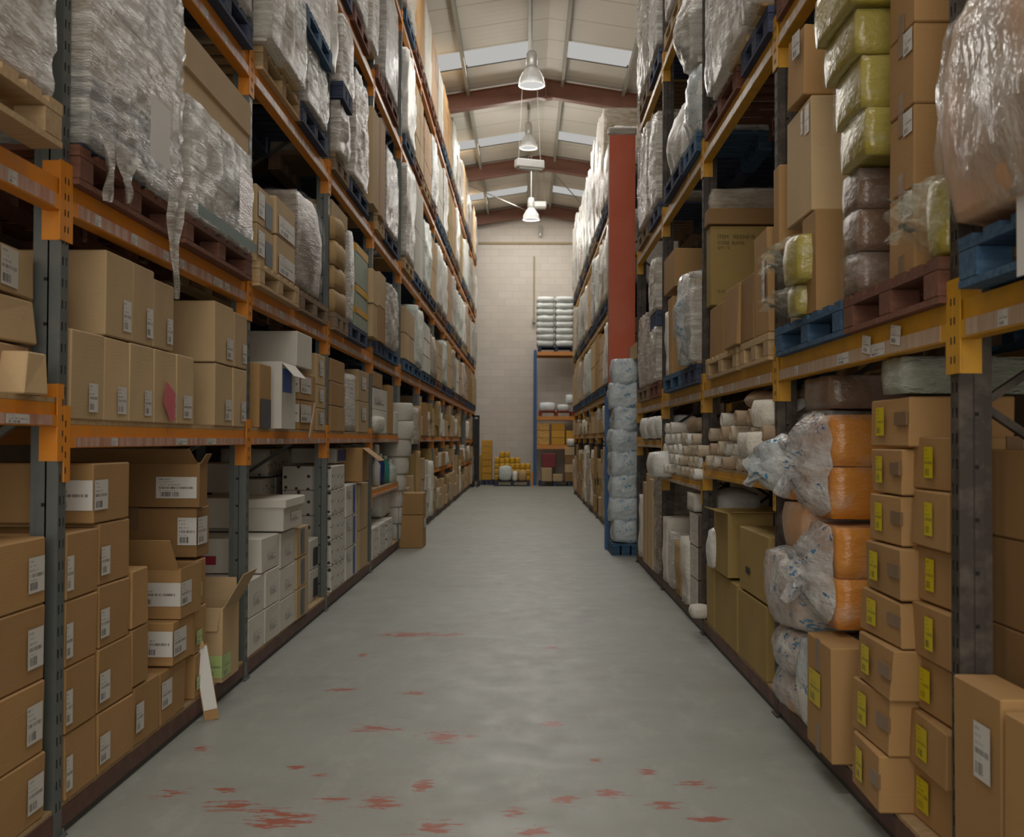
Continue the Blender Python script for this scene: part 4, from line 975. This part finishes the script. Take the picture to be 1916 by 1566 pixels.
lump('R', 1490, 1466, 1.94, 2.08, 'yellow soft pack in torn plastic, lower of two', 'bag_yellow', d=.07, dep=.2, rnd=.4, name='plastic_bag', cat='bag', film='film_yellow', res=.03, extra=lambda t, w, dp, h, side: bunch(t, w, dp, h, side, mat='film_yellow', out=.07))
pallet('R', 1900, 1580, RC, 'dark', d=.02); pallet('R', 1560, 1452, RC, 'brown', d=.02)
# tags stuck on the beam
for k, (px, z) in enumerate(((1625, 1.735), (1680, 1.74))):
    y = Yat(XR, px, z); t = empty('tag_card', (XR-.0085, y, z), PI); tag(t, ('tilted white tag stuck on the yellow beam, farther of two' if k == 0 else 'tilted white tag stuck on the yellow beam, nearer of two'), 'tag')
    MB().quad((0, -.05, -.03), (0, .05, -.03), (0, .05, .035), (0, -.05, .035)).build('card', 'label_white', t).rotation_euler = (-.15, 0, 0)
# ======================= RIGHT, bay 2 =======================
stack('R', 1336, 1322, [FLZ, .53], 'olive brown tall carton', mat='card_olive', d=.0, dep=.35); stack('R', 1380, 1338, [FLZ, .52], 'olive brown tall carton', mat='card_olive', d=.0, dep=.5)
carton('R', 1434, 1382, FLZ, .51, 'olive brown tall carton', 'card_olive', d=.0, dep=.5)
open_carton('R', 1362, 1336, .535, .935, 'tall open olive carton with top flaps spread', 'card_olive', d=.02, dep=.28, flaps=(('F', 10, .07), ('N', 5, .10), ('B', 15, .06)))
carton('R', 1438, 1384, .52, .88, 'olive carton with square mark', 'card_olive', d=.0, dep=.3, lab=[('F', .6, .75, .3, .4, 'print_black')])
lump('R', 1340, 1320, .60, 1.02, 'white bag sagging behind the open olive carton', 'bag_white', d=-.1, dep=.35, rnd=.6, name='plastic_bag', cat='bag'); lump('R', 1332, 1318, .53, .80, 'small white knotted bag', 'bag_white', d=.05, dep=.15, rnd=.6, name='plastic_bag', cat='bag')
k = 0
for z, r, pxs in ((1.20, .042, range(1324, 1440, 14)), (1.285, .045, range(1328, 1436, 15)), (1.375, .045, range(1330, 1440, 19)), (1.465, .05, (1352, 1378, 1402, 1428))):
    for px in pxs: roll('R', px+RND.uniform(-2, 2), z, r*RND.uniform(.85, 1.05), .55, 'small beige cloth roll', RND.choice(['cloth_beige', 'cloth_tan', 'cloth_tan', 'cloth_beige', 'cloth_white']), d=RND.uniform(-.03, .06))
lump('R', 1400, 1372, 1.29, 1.43, 'cream folded cloth bundle jutting out', 'cloth_white', d=.14, dep=.4, rnd=.35, name='cloth_bundle', cat='cloth')
lump('R', 1436, 1398, 1.45, 1.60, 'white cloth bundle at the top of the roll pile', 'cloth_white', d=.06, dep=.4, rnd=.4, name='cloth_bundle', cat='cloth'); lump('R', 1430, 1384, 1.565, 1.67, 'long tan roll lying under the beam', 'cloth_tan', d=-.02, dep=.6, rnd=.6, name='cloth_bundle', cat='cloth')
pallet('R', 1445, 1384, RBz, 'pale', d=.03); pallet('R', 1378, 1320, RBz, 'pale', d=.03)
carton('R', 1352, 1328, 1.938, 2.27, 'brown upright carton on pale pallet', 'card', d=.02, dep=.3); carton('R', 1380, 1354, 1.938, 2.30, 'ragged wide brown carton', 'card', d=.05, dep=.25, jit=.01)
carton('R', 1410, 1382, 1.938, 2.30, 'brown carton with vertical ribs', 'card_dark', d=.03, dep=.3); carton('R', 1444, 1412, 1.938, 2.48, 'tall brown carton with side sticker', 'card', d=.03, dep=.3, lab=[('F', .1, .3, .3, .7, 'w')], jit=.01)
def lettering(t, w, dep, h, side):
    for i, (s_, txt, v) in enumerate(((.036, 'ITEM   REGNE18', .84), (.029, 'CODE  BLACK', .77), (.024, 'QTY  12', .71), (.026, 'G.W.  18', .16))):
        cu = bpy.data.curves.new('lettering', 'FONT'); cu.body = txt; cu.size = s_; cu.extrude = .0004
        tmp = bpy.data.objects.new('lettering', cu); me = bpy.data.meshes.new_from_object(tmp); bpy.data.objects.remove(tmp)
        o = bpy.data.objects.new('lettering', me); COL.objects.link(o); me.materials.clear(); me.materials.append(M['print_faded']); o.parent = t
        # near end faces the camera: local +y side
        o.rotation_euler = (PI/2, 0, PI); o.location = (dep/2-.045, w/2+.006, h*v)
carton('R', 1330, 1322, 2.31, 2.86, 'big mustard-brown carton with black lettering', 'card_olive', d=.0, dep=.85, extra=lettering)
carton('R', 1326, 1318, 2.865, 2.98, 'flat brown carton on top of the lettered one', 'card_dark', d=.02, dep=.9)
lump('R', 1330, 1316, 2.985, 3.16, 'flat film-wrapped bundle under the yellow beam', 'wrap_beige', d=-.03, dep=.9, rnd=.15, amp=.02, film='film_clear', name='wrapped_pack')
pallet('R', 1446, 1386, RC, 'navy', d=.03); pallet('R', 1378, 1318, RC, 'brown', d=.02)
lump('R', 1440, 1388, 3.625, 4.4, 'sagging brownish-white wrapped load', 'wrap_beige', d=.1, amp=.06, streak=.5); lump('R', 1384, 1316, 3.625, 4.75, 'tall ridged white wrapped load', 'wrap_white', d=.09, amp=.06, streak=.35, rnd=.18)
for a, b in ((1440, 1382), (1378, 1318)): pallet('R', a, b, RD, 'dark', d=.02, detail=False)
# ======================= RIGHT, bay 3 =======================
stack('R', 1308, 1290, [FLZ, .36, .60, .84], 'dark brown block pack in white sleeve', mat='card_mauve', d=.0, dep=.4, lab=[('F', .0, .9, 0, .98, 'wrap_white')])
lump('R', 1288, 1274, FLZ, .62, 'stack of tied white cloths', 'cloth_white', d=.02, dep=.4, name='cloth_bundle', cat='cloth', amp=.04, freq=6); lump('R', 1272, 1262, FLZ, .56, 'kraft paper wrapped stack', 'kraft', d=.02, dep=.4, name='paper_parcel', cat='parcel', amp=.03, freq=6)
lump('R', 1260, 1250, FLZ, .60, 'shiny film-wrapped white stack', 'wrap_white', d=.02, dep=.4, name='wrapped_pack', amp=.03); lump('R', 1248, 1239, FLZ, .70, 'white paper sheets on edge', 'cloth_white', d=.02, dep=.4, name='wrapped_pack')
lump('R', 1300, 1285, .845, .98, 'white open-topped carton', 'card_white', d=.0, dep=.3, rnd=.02, amp=.002, name='cardboard_carton', cat='box')
lump('R', 1296, 1288, FLZ+.02, .22, 'crumpled white paper hanging out at the foot', 'cloth_white', d=.10, dep=.12, rnd=.6, name='paper_bundle', cat='paper')
for z, r, pxs in ((1.10, .040, range(1243, 1312, 8)), (1.18, .042, range(1245, 1310, 9)), (1.265, .042, range(1243, 1312, 9)), (1.35, .045, range(1246, 1300, 10)), (1.44, .045, (1246, 1255, 1266))):
    for px in pxs: roll('R', px, z, r*RND.uniform(.85, 1.05), .5, 'small pale cloth roll', ('cloth_white' if px < 1268 else 'cloth_beige') if RND.random() > .2 else 'bag_white', d=RND.uniform(0, .07), n=12)
lump('R', 1306, 1284, 1.45, 1.56, 'tan folded bundle above the pale rolls', 'cloth_tan', d=-.02, dep=.4, rnd=.3, name='cloth_bundle', cat='cloth'); lump('R', 1300, 1262, 1.44, 1.66, 'wide mauve-grey padded sheet at the back of the roll shelf', 'card_mauve', d=-.5, dep=.4, rnd=.1, name='cloth_bundle', cat='cloth')
pallet('R', 1309, 1276, RBz, 'navy', d=.04); pallet('R', 1273, 1241, RBz, 'blue', d=.05)
lump('R', 1303, 1284, 1.938, 2.62, 'crumpled white paper-wrapped load', 'wrap_white', d=.08, dep=.8, amp=.05, rnd=.2, freq=5); lump('R', 1282, 1262, 1.938, 2.65, 'pale blue plastic bags load', 'bag_white', d=.10, dep=.8, film='film_blue', rnd=.35, amp=.05)
carton('R', 1258, 1250, 1.938, 2.6, 'narrow brown upright carton', 'card', d=.04, dep=.5); carton('R', 1262, 1243, 2.66, 2.98, 'brown carton on the upper rear', 'card', d=.04, dep=.7); lump('R', 1249, 1242, 1.938, 2.5, 'white bagged stack', 'bag_white', d=.05, dep=.6)
pallet('R', 1309, 1278, RC, 'blue', d=.04); pallet('R', 1274, 1242, RC, 'navy', d=.05)
lump('R', 1308, 1278, 3.625, 4.15, 'blue-marked white bags', 'bag_white', d=.05, film='film_blue', amp=.04, rnd=.3); lump('R', 1302, 1262, 4.16, 4.72, 'pale mint plastic bag bulging out', 'wrap_mint', d=.12, rnd=.6, amp=.05, dep=.7); lump('R', 1276, 1243, 3.625, 4.12, 'white plastic-wrapped load', 'bag_white', d=.05, amp=.04, rnd=.3)
for a, b, m in ((1308, 1276, 'blue'), (1272, 1242, 'pale')): pallet('R', a, b, RD, m, d=.02, detail=False)
lump('R', 1272, 1242, RD+.145, 6.4, 'tall pink-white wrapped load', 'wrap_pink', d=.05)
# ======================= RIGHT, bay 4 =======================
lump('R', 1234, 1222, FLZ, 1.28, 'tall dark brown stack of wrapped bundles', 'wrap_brown', d=.03, dep=.5, amp=.03, freq=6, name='wrapped_pack')
for i, (a, b) in enumerate(((1220, 1215), (1214, 1209), (1208, 1203))): carton('R', a, b, FLZ, (1.0, 1.05, .95)[i], 'tall thin brown board pack on end', 'card_light', d=.03, dep=.5)
lump('R', 1201, 1194, FLZ, .8, 'white sheets on end', 'cloth_white', d=.02, dep=.4, name='wrapped_pack')
for a, b in ((1234, 1222), (1219, 1208), (1206, 1195)): lump('R', a, b, 1.39, 1.62, 'white crumpled bag on the middle shelf', 'bag_white', d=.05, dep=.4, rnd=.5, amp=.03, name='plastic_bag', cat='bag')
lump('R', 1222, 1206, 1.05, 1.28, 'flattened clear bag bulging over the aisle', 'bag_white', d=.16, dep=.3, rnd=.5, amp=.03, name='plastic_bag', cat='bag', film='film_clear')
pallet('R', 1233, 1214, RBz, 'brown', d=.03); pallet('R', 1212, 1193, RBz, 'dark', d=.03)
lump('R', 1232, 1214, 1.938, 2.45, 'white crumpled pack, lower', 'wrap_white', d=.05, dep=.8, amp=.04); pallet('R', 1231, 1216, 2.455, 'navy', d=.05, look='dark blue pallet set on a white load', detail=False)
lump('R', 1231, 1214, 2.60, 3.1, 'white crumpled pack, upper', 'wrap_white', d=.06, dep=.8, amp=.04); lump('R', 1211, 1194, 1.938, 2.7, 'beige wrapped load by the red panel', 'wrap_beige', d=.03, dep=.8)
for a, b, m in ((1233, 1214, 'navy'), (1211, 1193, 'dark')): pallet('R', a, b, RC, m, d=.03, detail=False)
lump('R', 1233, 1214, 3.625, 4.5, 'translucent white wrapped load', 'wrap_white', d=.06, amp=.04, rnd=.2); lump('R', 1211, 1193, 3.625, 4.6, 'tall white wrapped load', 'wrap_white', d=.06)
for a, b, m in ((1233, 1214, 'navy'), (1211, 1193, 'dark')): pallet('R', a, b, RD, m, d=.03, detail=False)
lump('R', 1233, 1214, RD+.145, 6.6, 'white load with dark printed patches', 'wrap_grey', d=.05, extra=lambda t, w, dep, h, side: [sticker(side, w, dep, h, 'N', .1, .3, .2+.25*i, .38+.25*i, 'print_greyblue', t, 'print', .03) for i in range(3)]); lump('R', 1211, 1193, RD+.145, 6.75, 'tall ragged white wrapped load', 'wrap_white', d=.05, amp=.05)
tail('R', 1196, 4.9, 4.1, .10, .25, 'white film hanging down right beside the red panel', 'film_stretch', 4)
# ---------------------------------------------------------------- red board on the column and the blue-printed sack stack
rb = empty('column_board', (1.205, 13.75, 0)); tag(rb, 'tall rust-red board boxed round the column on the right side of the aisle', 'column')
MB().box(-.165, .165, -.02, .02, 1.9, 5.24).build('front_board', 'oxide_board', rb)
MB().box(-.15, .15, .02, .34, 0, 5.2).build('column_core', 'paint_oxide', rb)
MB().box(-.20, -.152, .03, .20, 0, 1.94).build('column_guard', 'paint_bluepost', rb)
MB().cham(.10, .36, .10, .02).build('top_cap', 'wrap_white', rb, loc=(0, .01, 5.242))
hs = [.29, .30, .31, .32, .30, .31, .33, .32]
pallet('R', None, None, 0.001, 'blue', xy=(1.20, 13.36), w=.55, dep=.34, look='blue pallet under the tall stack of blue-printed sacks', place=('R', 0, 13.3))
zc = .142
for i, hh in enumerate(hs):
    w = .50; dp = .34+.03*math.sin(i*2.3)-(.05 if i == 0 else 0); mb = MB(); mb.add(*blob(w, dp, hh, .30, .030, 6, 20+i, .025)); t = empty('plastic_sack', (1.20+.010*math.sin(i*3), 13.36, zc), .06*math.sin(i*5))
    mb.build('sack', 'sack_blue', t, True)
    pm = MB(); pm.add(*blob(w*1.03, dp*1.03, hh, .30, .030, 6, 20+i, .05)); pm.build('plastic_film', 'film_blue', t, True)
    reg(t, 'blue-printed pale sack before the red board', 'sack', ('R', zc, 13.3)); zc += hh-.036
carton('R', 1190, 1172, zc+.012, zc+.20, 'small brown carton on top of the blue-printed sack stack', 'card_light', d=-.02, dep=.20)
# ---------------------------------------------------------------- floor items
cb = empty('leaning_board', (-1.535, 5.36, 0.0)); tag(cb, 'narrow brown board with white sheet, leaning on the left bottom boards', 'board')
upv = Vector((-.19, .05, .98)).normalized(); nv = Vector((.25, -.95, .1)); nv = (nv-upv*nv.dot(upv)).normalized(); sv = upv.cross(nv)
MX = Matrix((nv, sv, upv)).transposed().to_4x4()
b = MB().box(-.008, 0, -.035, .035, 0, .37).build('board', 'card', cb); b.matrix_local = MX
b2 = MB().box(0.0012, .003, -.031, .033, .05, .36).build('white_sheet', 'paper', cb); b2.matrix_local = MX
b3 = MB().box(0.0, .012, -.02, .02, .352, .385).build('clip', 'card_light', cb); b3.matrix_local = MX
# ---------------------------------------------------------------- far wall: blue-post rack, stock and truck
fw = empty('pallet_rack', (1.0, 33.2, 0)); tag(fw, 'short rack with blue posts and orange beams against the far wall', 'pallet rack')
Yw = 33.0
def XW(px, Y=Yw): return (px-VPX)*Y/FPX
def ZW(py, Y=Yw): return H-(py-VPY)*Y/FPX
x0, x1 = XW(1001), 1.95
for x in (x0, x1):
    MB().box(x-1.0-.045, x-1.0+.045, -.25, -.18, 0, 4.1).build('upright', 'paint_bluepost', fw); MB().box(x-1.0-.045, x-1.0+.045, .85, .92, 0, 4.1).build('rear_upright', 'paint_bluepost', fw)
MB().box(x0-1.0-.12, x0-1.0-.05, -.32, -.22, 0, .40).build('corner_guard', 'paint_orange_far', fw)
for z in (ZW(661), ZW(782), ZW(836)):
    bm = MB().box(x0-1+.05, x1-1-.05, -.24, -.19, z-.06, z+.06).build('beam', 'paint_orange_far', fw); MB().box(x0-1+.05, x1-1-.05, .86, .90, z-.06, z+.06).build('rear_beam', 'paint_orange_far', fw)
    MB().box(x0-1+.05, x1-1-.05, -.19, .86, z+.035, z+.055).build('shelf_board', 'chip_board', fw)
zB, zM, zT = ZW(836)+.062, ZW(782)+.062, ZW(661)+.062
def wbox(xa, xb, z0, z1, look, mat='card', y=33.0, dep=.6, name='cardboard_carton', cat='box', soft=False, place=None, amp=.02):
    w = (xb-xa)*.97; xc = (xa+xb)/2; mb = MB()
    if soft: mb.add(*blob(dep, w, z1-z0, soft, amp, 4, RND.randint(1, 99), .07))
    else: mb.cham(dep, w, z1-z0-.004, .01, .004, RND)
    o = mb.build(name, mat, smooth=bool(soft), loc=(xc, y+dep/2, z0)); reg(o, look, cat, place or ('W', z0, xc)); return o
def wpal(xa, xb, z, kind, y=32.95, look=None):
    pallet('L', None, None, z, kind, xy=((xa+xb)/2, y+.5), w=1.0, dep=xb-xa, detail=False, look=look, place=('W', z, (xa+xb)/2))
wpal(XW(1006), XW(1074), zT, 'navy')
for c in range(2):
    for r in range(8): wbox(XW(1003+c*35), XW(1037+c*36), zT+.145+r*.19, zT+.145+r*.19+.20, 'white sack in the high twin stack', 'bag_sack', 32.95, .7, 'sack', 'sack', .45)
wpal(XW(1008), XW(1074), zM, 'red')
wbox(XW(1008), XW(1040), zM+.145, zM+.42, 'white sack with blue print', 'sack_blue', soft=.4, name='sack', cat='sack'); wbox(XW(1042), XW(1066), zM+.145, zM+.36, 'white sack drooping over red pallet', 'bag_sack', soft=.4, name='sack', cat='sack'); wbox(XW(1058), XW(1074), zM+.37, zM+.66, 'white sack on top', 'bag_sack', soft=.4, name='sack', cat='sack')
for c, (a, b, n, m) in enumerate(((1004, 1028, 3, 'speckled_kraft'), (1031, 1057, 3, 'card_yellow'), (1059, 1076, 2, 'card_yellow'))):
    for r in range(n): wbox(XW(a), XW(b), zB+r*.22, zB+r*.22+.218, 'printed mustard carton', m)
wpal(XW(1008), XW(1068), .001, 'navy', 32.6)
wbox(XW(1013), XW(1033), .145, .55, 'open brown carton', 'card_light', 32.6); wbox(XW(1014), XW(1040), .56, .98, 'dark red printed carton', 'red_pack', 32.9); wbox(XW(1034), XW(1052), .145, .36, 'low brown carton', 'card_light', 32.6)
for r in range(4): wbox(XW(1056), XW(1075), .145+r*.26, .145+r*.26+.255, 'brown carton with dark opening', 'card_light' if r % 2 else 'card_dark', 32.6)
wbox(XW(1060), XW(1076), 1.19, 1.42, 'white bag on the carton stack', 'bag_white', 32.6, soft=.5, name='plastic_bag', cat='bag')
for i, (a, b, n) in enumerate(((900, 920, 6),)):
    for r in range(n): wbox(XW(a), XW(b), .145+r*.205, .145+r*.205+.202, 'small amber carton in the tallest pile', 'card_yellow', 33.4, .5)
wpal(XW(899), XW(924), .001, 'navy', 33.3); wpal(XW(926), XW(992), .001, 'navy', 32.5)
for c in range(7):
    a = 925+c*9.7
    for r in range((4, 5, 5, 4, 4, 3, 3)[c]): wbox(XW(a), XW(a+9.5), .145+r*.175, .145+r*.175+.172, 'bright amber pack in the low pile', 'amber', 33.0, .45, 'shrink_pack', 'pack', .12, amp=.01)
wbox(XW(933), XW(959), .145, .60, 'pale green plastic bag', 'wrap_mint', 32.5, .45, 'plastic_bag', 'bag', .6); wbox(XW(959), XW(969), .145, .45, 'small white bag next to green one', 'bag_white', 32.5, .4, 'plastic_bag', 'bag', .5)
wbox(XW(970), XW(986), .145, .46, 'brown paper bag', 'kraft', 32.5, .4, 'paper_bag', 'bag', .5)
tr = empty('stacker_truck', (XW(893), 32.2, 0)); tag(tr, 'dark stacker truck with yellow body parked at the end of the left rack', 'truck')
MB().box(-.10, -.05, 0, .06, .05, 2.1).box(.05, .10, 0, .06, .05, 2.1).box(-.05, .05, .02, .05, .3, .36).box(-.05, .05, .02, .05, 1.2, 1.26).box(-.1, .1, 0, .06, 2.04, 2.1).build('mast', 'truck_black', tr); MB().box(-.055, .055, .055, .075, .15, 2.0).build('mast_guard', 'truck_black', tr)
MB().cham(.55, .20, .80, .03).build('body', 'truck_yellow', tr, loc=(.02, .40, .15)); MB().box(-.09, -.04, -.6, .0, .05, .09).box(.04, .09, -.6, .0, .05, .09).build('fork', 'truck_black', tr)
for sx in (-.08, .08): MB().cyl((sx-.02, .45, .08), (sx+.02, .45, .08), .08).build('wheel', 'truck_black', tr)
# ---------------------------------------------------------------- the rest of the long racks
FR = random.Random(42); FAR = []
def pxof(side, X, Y, z):
    m = camo.matrix_world.to_3x3().transposed(); v = m@Vector((X, Y, z-H)); return CX+FPX*v.x/-v.z
def put(kind, side, ya, yb, z0, z1, look, mat, d=0, dep=.5, **k):
    X = plane(side, d); s = 1 if side == 'L' else -1; w = (yb-ya)*.97; xc = X-s*dep/2; y = (ya+yb)/2; h = z1-z0
    mb = MB()
    if kind == 'c': mb.cham(w, dep, h-.003, .006, .004, FR)
    else: mb.add(*blob(w*.97, dep, h, k.get('rnd', .15), k.get('amp', .035), 3, FR.randint(1, 500), .085))
    if kind == 'c': FAR.append((w*h/y**3, mb, (xc, y, z0), side, look, mat)); return
    o = mb.build(k.get('name', 'cardboard_carton' if kind == 'c' else 'wrapped_load'), mat, smooth=kind != 'c', loc=(xc, y, z0), rz=0 if side == 'L' else PI)
    reg(o, look, k.get('cat', 'box' if kind == 'c' else 'wrapped goods'), (side, z0, y))
CARD = [('brown carton', 'card'), ('light brown carton', 'card_light'), ('buff carton', 'card_pink'), ('white carton', 'card_white'), ('light brown carton', 'card_light'), ('mustard brown carton', 'card_olive')]
SOFT = [('white wrapped bundle', 'wrap_white'), ('beige wrapped bundle', 'wrap_beige'), ('white cloth bundle', 'cloth_white'), ('kraft parcel', 'kraft')]
LOAD = [('white wrapped load', 'wrap_white'), ('white wrapped load', 'wrap_white'), ('beige wrapped load', 'wrap_beige'), ('grey-white wrapped load', 'wrap_grey'), ('mint-white bagged load', 'wrap_mint'), ('white bagged load', 'bag_white')]
def shelf(side, ya, yb, z0, zmax, tight=1.0, wr=(.24, .5), soft=.25, mn=.45):
    y = ya+.04
    while y < yb-.16:
        w = min(FR.uniform(*wr), yb-.03-y)
        if w < .12: break
        top = z0+(zmax-z0)*FR.uniform(mn, .95)
        if FR.random() < soft:
            l, m = FR.choice(SOFT); put('s', side, y, y+w, z0, top, l, m, FR.uniform(0, .06), .45, name='wrapped_pack')
        else:
            l, m = FR.choice(CARD); n = max(1, int(round((top-z0)/FR.choice((.22, .3, .38)))))
            for i in range(n): put('c', side, y, y+w, z0+(top-z0)*i/n, z0+(top-z0)*(i+1)/n, l, m, FR.uniform(-.02, .05), .45)
        y += w+.01
def loads(side, ya, yb, z0, hmin, hmax, colors=('navy', 'blue', 'dark', 'pale', 'brown'), white=.8):
    w = (yb-ya-.10)/2
    for i in range(2):
        a = ya+.04+i*(w+.04); k = FR.choice(colors); X = plane(side, .04); s = 1 if side == 'L' else -1
        pallet(side, None, None, z0, k, xy=(X-s*.5, a+w/2), w=w*.95, dep=1.0, detail=False, place=(side, z0, a+w/2))
        h = FR.uniform(hmin, hmax)
        if FR.random() < white:
            l, m = FR.choice(LOAD); put('s', side, a, a+w, z0+.145, z0+.145+h, l, m, .07, 1.0, amp=.045, rnd=.12)
        else:
            l, m = FR.choice(CARD); nz = FR.choice((2, 3)); ny = 2
            for q in range(nz):
                for r in range(ny): put('c', side, a+w*r/ny, a+w*(r+1)/ny, z0+.145+h*q/nz, z0+.145+h*(q+1)/nz, l, m, .05, .9)
for k in range(5, 13):
    ya, yb = YL0+(k-1)*BL+.04, YL0+k*BL-.04
    a = ya+(.95 if k == 5 else 0)
    low = .835 if k in (4,) else (.86+.02 if k in (7, 8) else (.80 if k in (10, 11) else None))
    if low:
        shelf('L', a, yb, FLZ, low-.10); shelf('L', a, yb, low, 1.30)
    else: shelf('L', a, yb, FLZ, 1.30, mn=.5)
    if k >= 6: shelf('L', a, yb, (1.44 if k <= 9 else 1.392 if k > 10 else 1.05) if k != 10 else .80+.62, 2.12) if k != 10 else None
    elif k == 5: shelf('L', a, yb, 1.31, 2.1, mn=.6)
    loads('L', ya, yb, LBz, .65, .95, ('navy', 'blue', 'brown', 'navy'), .45)
    loads('L', ya, yb, LC, .95, 1.25); loads('L', ya, yb, LD, .95, 1.25)
    loads('L', ya, yb, LE, 1.0, 1.35, white=.6)
for k in range(6, 12):
    ya, yb = YR0+(k-1)*BR+.04, YR0+k*BR-.04
    if k < 7: shelf('R', ya, yb, FLZ, 1.4, mn=.6)
    else: shelf('R', ya, yb, FLZ, 1.36, mn=.5, soft=.4); shelf('R', ya, yb, 1.50, 1.95)
    loads('R', ya, yb, RB2, .75, 1.05, ('navy', 'navy', 'blue'), .25)
    loads('R', ya, yb, 3.382, .95, 1.15, ('navy', 'dark'), .85); loads('R', ya, yb, 4.882, *((.65, .95) if k == 6 else (1.5, 1.95)), ('navy', 'dark'), 1.0)
FAR.sort(key=lambda t: -t[0]); n_own = sum(1 for o, l, p in THINGS if o.name.startswith('cardboard_carton')); keep = max(0, 296-n_own)
for q, mb, loc, side, look, mat in FAR[:keep]:
    reg(mb.build('cardboard_carton', mat, loc=loc, rz=0 if side == 'L' else PI), look, 'box', (side, loc[2], loc[1]))
rest = MB(); mats = []
for q, mb, loc, side, look, mat in FAR[keep:]:
    if mat not in mats: mats.append(mat)
    s = 1 if side == 'L' else -1
    rest.add([(x*s+loc[0], y*s+loc[1], z+loc[2]) for x, y, z in mb.v], mb.f, mi=mats.index(mat))
ro = rest.build('distant_cartons', mats); ro['kind'] = 'stuff'; tag(ro, 'mass of small cartons filling the far bays of both long racks', 'boxes')
carton('R', 1136, 1131, FLZ, .62, 'tall lime green printed carton', 'lime', d=.14, dep=.08)
# ---------------------------------------------------------------- labels that single each thing out
LV = {'L': [(1.40, 'bottom boards'), (2.2, 'first shelf'), (3.5, 'second shelf'), (5.1, 'third shelf'), (6.7, 'fourth shelf'), (99, 'top shelf')],
      'R': [(1.0, 'bottom boards'), (1.72, 'lower shelf'), (3.4, 'middle shelf'), (4.85, 'upper shelf'), (99, 'top shelf')],
      'W': [(.9, 'floor'), (1.9, 'low shelf'), (3.9, 'middle shelf'), (99, 'high shelf')]}
def level(side, z):
    for t, n in LV[side]:
        if z < t: return n
from collections import defaultdict
grp = defaultdict(list)
for o, look, (side, z, y) in THINGS:
    if side == 'W': where = 'far wall, '+level(side, z)
    else: where = '%s %s bay, %s' % ('left' if side == 'L' else 'right', ORD[bay_of(side, y)], 'bottom boards' if side == 'R' and bay_of(side, y) == 1 and z < 1.6 else 'on its pallet' if side == 'R' and bay_of(side, y) == 5 else level(side, z))
    grp[(look, where)].append((o, y, z, o.location.x))
for (look, where), lst in grp.items():
    if len(lst) == 1: lst[0][0]['label'] = (look+', '+where) if where.startswith('at') else look+', '+where; continue
    lst.sort(key=lambda t: t[1]); colsn = []
    for t in lst:
        if colsn and abs(colsn[-1][0][1]-t[1]) < .13: colsn[-1].append(t)
        else: colsn.append([t])
    for ci, c in enumerate(colsn):
        c.sort(key=lambda t: t[2]); multi = len(c) > 1
        for ri, t in enumerate(c):
            p = []
            if len(colsn) > 1: p.append((ORD[ci] if ci < len(ORD) else 'last')+(' from left' if where[0] == 'f' else ' along'))
            if multi: p.append({0: 'lowest', len(c)-1: 'topmost'}.get(ri, ORD[ri]+' up'))
            t[0]['label'] = look+', '+where+', '+' '.join(p)
            t[0]['group'] = (look+'s '+where)[:80]
print('THINGS', len(THINGS))
for o, l, p in THINGS:
    if len(str(o['label']).replace(',', '').split()) > 16: print('LONG', o['label'])
